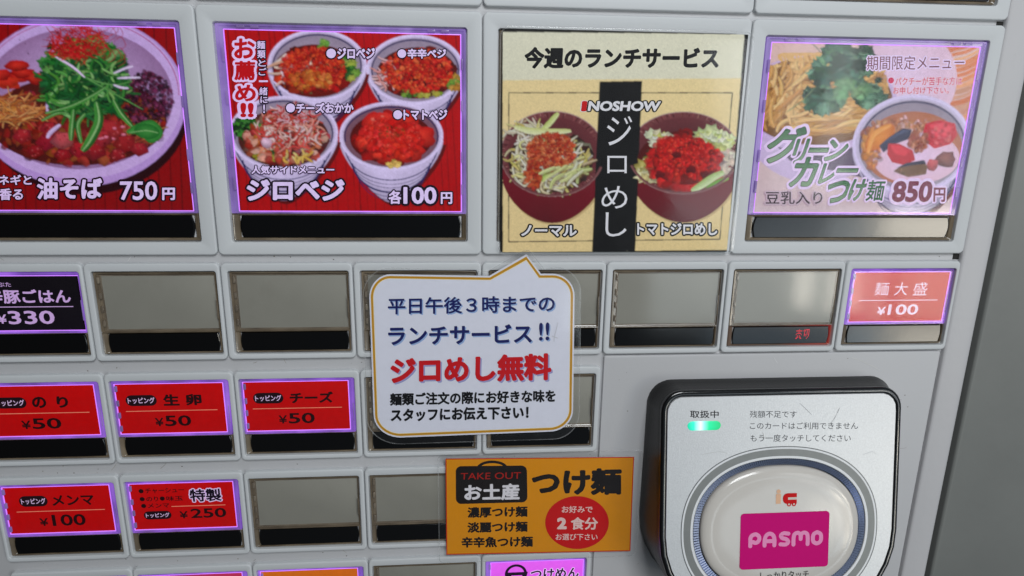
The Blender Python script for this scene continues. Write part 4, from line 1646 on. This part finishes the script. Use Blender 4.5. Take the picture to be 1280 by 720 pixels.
SRC_B = [(60, 200), (767, 200), (767, 600), (73, 600)]
DST_B = [(118.8, 119.0), (209.6, 119.5), (211.4, 176.2), (118.5, 174.2)]
HB = homography(SRC_B, DST_B)
hm = lambda H, x, y: ((H[0] * x + H[1] * y + H[2]) / (H[6] * x + H[7] * y + 1), (H[3] * x + H[4] * y + H[5]) / (H[6] * x + H[7] * y + 1))
bub = empty("speech_bubble_notice", 165, 185, 0.4, "white speech-bubble notice with gold border, blue and red Japanese lettering, taped over the blank buttons", "notice")
big_clip = [hm(HB, x, y) for x, y in ((0, -20), (860, -20), (860, 760), (0, 760))]
p = Print(SRC_B, DST_B, 1.25, clip=big_clip)
p.poly(bubble_outline(0), (226, 227, 240))
p.poly(bubble_outline(5), (206, 160, 60))
p.poly(bubble_outline(6.5), (196, 142, 34))
p.poly(bubble_outline(13), (240, 226, 180))
p.poly(bubble_outline(15), (226, 227, 240))
NV, LB, RD, BKK = (22, 30, 96), (150, 176, 222), (206, 14, 26), (14, 13, 18)
p.text("平日午後３時までの", 124, 194, 700, 252, NV, bold=.022, rise=-8, shadow=(LB, 4, 4))
p.text("ランチサービス", 125, 292, 622, 358, NV, bold=.03, rise=-7, shadow=(LB, 4, 4))
p.text("!!", 646, 284, 682, 346, NV, bold=.02, rise=-2, shadow=(LB, 4, 4))
p.text("ジロめし無料", 133, 396, 690, 490, RD, bold=.045, rise=-14, shadow=((160, 160, 206), 5, 5))
p.text("麺類ご注文の際にお好きな味を", 131, 521, 705, 565, BKK, bold=.04, rise=-12)
p.text("スタッフにお伝え下さい！", 134, 576, 612, 622, BKK, bold=.045, rise=-10)
for q in (((712, 282), (700, 330), (698, 350)), ((690, 330), (712, 338))):
    p.stroke(q, 3, (206, 206, 214))
# thickness of the sheet
sheet = p.build("printed_sheet", PR_PAPER, bub, back=False)
o1 = [hm(HB, x, y) for x, y in bubble_outline(0)]
o1i = [hm(HB, x, y) for x, y in bubble_outline(.5)]
frame("paper_core", mat("paper_white", (222, 222, 230), .6), bub, [(o1, .75), (o1, 1.22), (o1i, 1.245)], cap_last=True)


def film_bubble():
    # rounded envelope wider than the paper
    def env(o):
        def arc(cx, cy, rx, ry, a0, a1, n=10):
            return [(cx + rx * math.cos(math.radians(a0 + (a1 - a0) * i / n)), cy + ry * math.sin(math.radians(a0 + (a1 - a0) * i / n))) for i in range(n + 1)]
        L = arc(130, 190, 92 - o, 96 - o, 180, 270) + [(466, 108 + o), (596, 34 + o), (610, 34 + o), (662, 98 + o)] + arc(704, 184, 86 - o, 90 - o, 270, 360)
        L += arc(696, 596, 92 - o, 92 - o, 0, 90) + arc(166, 612, 116 - o, 92 - o, 90, 180)
        return [hm(HB, x, y) for x, y in L]
    film_edge(env(0), 1.6, bub)
    frame("laminate", FILM, bub, [(env(0), 1.3), (env(0), 1.55), (env(2), 1.6)], cap_last=True)


film_bubble()

oc = empty("takeout_card", 197, 251, 0.4, "orange takeout dipping-noodle card with black bag drawing and red round seal, beside the card reader", "card")
oq = [(151.3, 197.9), (242.0, 199.6), (243.4, 252.3), (151.2, 250.4)]
p = Print([(75, 97), (1068, 92), (1050, 585), (77, 607)], oq, 1.25)
p.rect(0, 0, 1200, 720, (206, 50, 10))
p.poly([(80, 102), (1063, 97), (1045, 580), (82, 602)], (226, 146, 14))
BK = (26, 20, 20)
p.ring(323, 152, 84, 44, 17, BK, 180, 360, w2=14)
q = []
for (cx_, cy_, a0) in ((158, 166, 180), (478, 164, 270), (480, 300, 0), (158, 308, 90)):
    for i in range(7):
        t = math.radians(a0 + 15 * i)
        q.append((cx_ + 29 * math.cos(t), cy_ + 29 * math.sin(t)))
p.poly(q, BK)
p.text("TAKE OUT", 156, 172, 474, 206, (176, 30, 20), bold=-.008, rise=-4, shear=.05)
p.text("お土産", 174, 231, 468, 318, (230, 226, 232), bold=.04, rise=-6)
p.text("つけ麺", 532, 152, 1004, 292, BK, bold=.05, rise=-6)
p.text("濃厚つけ麺", 191, 351, 510, 408, BK, bold=.04, rise=-6)
p.text("淡麗つけ麺", 190, 431, 510, 487, BK, bold=.04, rise=-6)
p.text("辛辛魚つけ麺", 158, 509, 538, 566, BK, bold=.04, rise=-6)
p.ell(770, 435, 167, 139, (206, 10, 16), (212, 14, 18))
WP = (240, 206, 200)
p.text("お好みで", 690, 347, 852, 384, WP, bold=.02)
p.text("2", 665, 408, 716, 470, WP, bold=.06)
p.text("食分", 738, 406, 880, 472, WP, bold=.03)
p.text("お選び下さい", 658, 493, 878, 527, WP, bold=.015)
p.build("printed_sheet", PR_PAPER, oc, thick=.3)
film("laminate", rrect(147.6, 195.6, 246.0, 254.6, 2.5, 5), 2.0, oc, .6)

# ------------------------------------------------------------------ the contactless card reader
rd = empty("card_reader", 311.5, 292, 0, "black-framed contactless card reader with silver face, green light and oval cream touch pad, at lower right", "card reader")
rd["label"] = "black-framed card reader with silver face, green light and oval cream touch pad"


def shield(x0, y0, x1, y1, rt, rb, N=8, sag=0):
    pts = []
    for (cx, cy, a0, rr) in ((x0 + rt, y0 + rt, 180, rt), (x1 - rt, y0 + rt, 270, rt), (x1 - rb, y1 - rb, 0, rb), (x0 + rb, y1 - rb, 90, rb)):
        for i in range(N + 1):
            a = math.radians(a0 + 90 * i / N)
            pts.append((cx + rr * math.cos(a), cy + rr * math.sin(a)))
    return pts


FT = math.atan(0.2)            # the face leans back: its foot stands further out than its head
FC, FS = math.cos(FT), math.sin(FT)


def tf(pts, t):
    """face coordinates (x, distance down the face, height over it) to machine-plane mm"""
    return ([(x, 160 + (q - 160) * FC - t * FS) for x, q in pts], [12 + (q - 160) * FS + t * FC for x, q in pts])


def xface(x, q, t):
    return V(x, 160 + (q - 160) * FC - t * FS, 12 + (q - 160) * FS + t * FC)


def fframe(nm, m, loops, **kw):
    return frame(nm, m, rd, [tf(p_, t_) for p_, t_ in loops], **kw)


def ins(i, t, rt=10, rb=46):
    return (shield(249.4 + i, 160.6 + i, 364.8 - i, 275 - i, max(3, rt - i), max(3, rb - i)), t)


def base(e, h):
    return (shield(249.2 - e, 161.6 - e * .55, 365.0 + e, 276 + e, 11, 48), h)


frame("housing", BLACKP, rd, [base(2.2, -.6), base(2.2, 1.2), base(1.6, 3.0), tf(*ins(-.5, -5)), tf(*ins(-.2, -2.6)), tf(*ins(0, -1.9))], ang=60)
fframe("front_bezel", BLACKG, [ins(0.05, -1.9), ins(0.05, -.9), ins(.4, -.2), ins(.9, .1), ins(2.2, .15), ins(2.7, -.1), ins(3.2, -.8)], ang=60)
CX, CY = 307.0, 227.0


def by_angle(poly, N, cx, cy):
    out = []
    for i in range(N):
        t = 2 * math.pi * i / N
        dx, dy = math.cos(t), math.sin(t)
        best = None
        for j in range(len(poly)):
            (ax, ay), (bx, by) = poly[j], poly[(j + 1) % len(poly)]
            ex, ey = bx - ax, by - ay
            den = dx * ey - dy * ex
            if abs(den) < 1e-9:
                continue
            u = ((ax - cx) * ey - (ay - cy) * ex) / den
            v = ((ax - cx) * dy - (ay - cy) * dx) / den
            if u > 0 and -1e-6 <= v <= 1 + 1e-6 and (best is None or u > best):
                best = u
        out.append((cx + dx * best, cy + dy * best))
    return out


NN = 2.25


def se(a, k=1.0, n=NN, N=192):
    """rounded oval of half-width a; k shrinks it about the centre"""
    b = (a - 8.2) * k
    a = a * k
    out = []
    for i in range(N):
        t = 2 * math.pi * i / N
        c, s_ = math.cos(t), math.sin(t)
        r = 1 / ((abs(c / a) ** n + abs(s_ / b) ** n) ** (1 / n))
        out.append((CX + r * c, CY + r * s_))
    return out


outer = by_angle(ins(2.95, 0)[0], 192, CX, CY)
fframe("face_plate", SILVER, [(outer, -.8), ([(CX + (x - CX) * .997, CY + (y - CY) * .997) for x, y in outer], 0), (se(41.9), 0), (se(41.7), -.2), (se(41.6), -3)], ang=30)


def flat_ring(nm, m, a, w, t):
    fframe(nm, m, [(se(a), t), (se(a - w), t)])


flat_ring("ring_line", LINE_D, 47.6, .45, .006)
flat_ring("ring_line", LINE_W, 47.1, .8, .008)
flat_ring("grey_band", GREYRING, 46.3, 3.3, .006)
flat_ring("ring_line", LINE_W, 43.0, 1.0, .012)
rib_v, rib_f = [], []
NR = 210
o_, i_ = se(41.55, N=NR * 2), se(38.75, N=NR * 2)
for i in range(NR * 2):
    j = (i + 1) % (NR * 2)
    up = .4 if i % 2 else -.5
    k = len(rib_v)
    for q in (i, j):
        rib_v.append(xface(o_[q][0], o_[q][1], -.35 + up * .6))
        rib_v.append(xface(i_[q][0], i_[q][1], -.75 + up * .6))
    rib_f.append((k, k + 1, k + 3, k + 2))
    if k:
        rib_f.append((k - 2, k - 1, k + 1, k))
me = bpy.data.meshes.new("ribbed_ring")
me.from_pydata(rib_v, [], rib_f)
link("ribbed_ring", me, RIB, rd)
fframe("touch_pad", PAD, [(se(38.3), -3), (se(38.3), -.4), (se(38.0), .2), (se(37.3), .8), (se(35.9), 1.35), (se(33.6), 1.65), (se(33.2), 1.6), (se(32.8), 1.66)] +
       [(se(32.8, k), 1.66 + .2 * (1 - k * k)) for k in (.8, .6, .4, .2)], cap_last=True, ang=80)
RQ = [(106.0, 112.4), (959.1, 95.5), (934.2, 739.8), (96.5, 775.8)]
RDF = [(250, 165), (368, 165), (368, 255), (250, 255)]
p = Print(RQ, RDF, .02, xf=xface)
p.text("取扱中", 201, 147, 300, 173, (30, 30, 34), bold=.012)
for s_, b in (("残額不足です", (408, 148, 570, 172)), ("このカードはご利用できません", (408, 188, 782, 212)), ("もう一度タッチしてください", (410, 230, 757, 255))):
    p.text(s_, *b, (84, 86, 90), bold=0)
p.build("face_lettering", PR_PAPER, rd, back=False)
p = Print(RQ, RDF, .03, xf=xface)
for q, c in ((((580, 122), (600, 140), (622, 162)), (120, 122, 124)), (((720, 136), (708, 160), (690, 190)), (176, 178, 178)), (((716, 140), (700, 176), (682, 196)), (186, 186, 186)),
             (((452, 222), (456, 240), (452, 252)), (150, 150, 148)), (((440, 236), (466, 244)), (160, 160, 158)), (((240, 300), (300, 290), (330, 296)), (190, 192, 190)),
             (((800, 300), (830, 290), (850, 300)), (196, 198, 200))):
    p.stroke(q, 1.4, c)
p.build("scratches", PR_PAPER, rd, back=False)
# logo field on the pad
p = Print([(0, 2.7), (100, 2.7), (100, 65.1), (0, 65.1)], [(287.0, 218.3), (329.8, 218.3), (329.8, 245.0), (287.0, 245.0)], 1.90, xf=xface)
q = []
for (cx_, cy_, a0) in ((4, 6.7, 180), (96, 6.7, 270), (96, 61, 0), (4, 61, 90)):
    for i in range(7):
        t = math.radians(a0 + 15 * i)
        q.append((cx_ + 4 * math.cos(t), cy_ + 4 * math.sin(t)))
p.poly(q, (206, 2, 118))
PK = (238, 150, 196)


def thick(pts):
    p.stroke(pts, 4.4, PK, taper=False, smooth=5)
    for e in (pts[0], pts[-1]):
        p.ell(e[0], e[1], 2.2, 2.2, PK, n=14)


# rounded lettering P A S M O
thick([(11.5, 39), (11.5, 33), (11.5, 30), (13, 27.5), (17, 26), (20.5, 28), (21.5, 31), (20, 34.5), (17, 35.5), (14.5, 34.6)])
thick([(27.5, 39), (27.5, 33), (29, 28), (33, 25.8), (37, 28), (38.5, 33), (38.5, 39)])
thick([(28.5, 34.2), (33, 34.2), (37.5, 34.2)])
thick([(54, 26.6), (48.5, 26), (45.6, 28.6), (47.6, 31.4), (51.5, 32.6), (54, 35.5), (51.5, 38.4), (45.4, 38.2)])
thick([(60, 39), (60, 32), (61, 27.5), (64.5, 26), (67.5, 28), (68, 33)])
thick([(68, 33), (68.5, 28), (71.5, 26), (75, 27.5), (76, 32), (76, 39)])
thick([(86.5, 26), (90.3, 28.2), (91.2, 32.4), (90.3, 36.6), (86.5, 38.6), (82.7, 36.6), (81.8, 32.4), (82.7, 28.2), (86.5, 26)])
# ic mark above the field
OR, RR = (232, 186, 152), (206, 22, 26)
p.clip = [(280, 200), (350, 200), (350, 262), (280, 262)]
p.rect(39.0, -18, 44.5, -7, OR)
p.ell(41.8, -20.6, 2.3, 2.3, OR)
p.ell(53.2, -12.4, 6.3, 5.9, RR, expo=2.6)
p.rect(53.2, -18.3, 62.4, -6.5, RR)
p.rect(52.5, -13.8, 62.8, -11.2, (214, 206, 196))
for x in (53.8, 59.4):
    p.ell(x, -6.0, 2.3, 2.3, RR)
    p.ell(x, -6.0, 1.1, 1.1, (214, 206, 196))
p.text("しっかりタッチ", 23.6, 68.6, 78.5, 77.6, (44, 42, 44), bold=.0)
p.build("pad_print", PR_PAPER, rd, back=False)

# green status light
led = bpy.data.materials.new("green_status_light")
led.use_nodes = True
t = led.node_tree
pb = t.nodes["Principled BSDF"]
pb.inputs["Base Color"].default_value = (0.02, 0.35, 0.16, 1)
tc = t.nodes.new("ShaderNodeTexCoord")
sx = t.nodes.new("ShaderNodeSeparateXYZ")
mr = t.nodes.new("ShaderNodeMapRange")
mr.inputs[1].default_value, mr.inputs[2].default_value = 0.2615, 0.2775
cr = t.nodes.new("ShaderNodeValToRGB")
e = cr.color_ramp.elements
e[0].position, e[0].color = 0.0, (0.0, 0.52, 0.30, 1)
e[1].position, e[1].color = 1.0, (0.0, 0.42, 0.10, 1)
for pos, c in ((.2, (0.02, .80, .62, 1)), (.4, (1.0, 1.2, 1.2, 1)), (.50, (.35, 1.0, .85, 1)), (.64, (0.0, .68, .30, 1))):
    x_ = e.new(pos)
    x_.color = c
t.links.new(tc.outputs["Object"], sx.inputs[0])
t.links.new(sx.outputs[0], mr.inputs[0])
t.links.new(mr.outputs[0], cr.inputs[0])
t.links.new(cr.outputs[0], pb.inputs["Emission Color"])
pb.inputs["Emission Strength"].default_value = 1.0
cap = lambda i: rrect(261.8 + i, 175.0 + i, 277.4 - i, 179.2 - i, 2.08 - i, 6)
fframe("status_light", led, [(cap(0), -.4), (cap(0), .1), (cap(.3), .25), (cap(.9), .32)], cap_last=True)
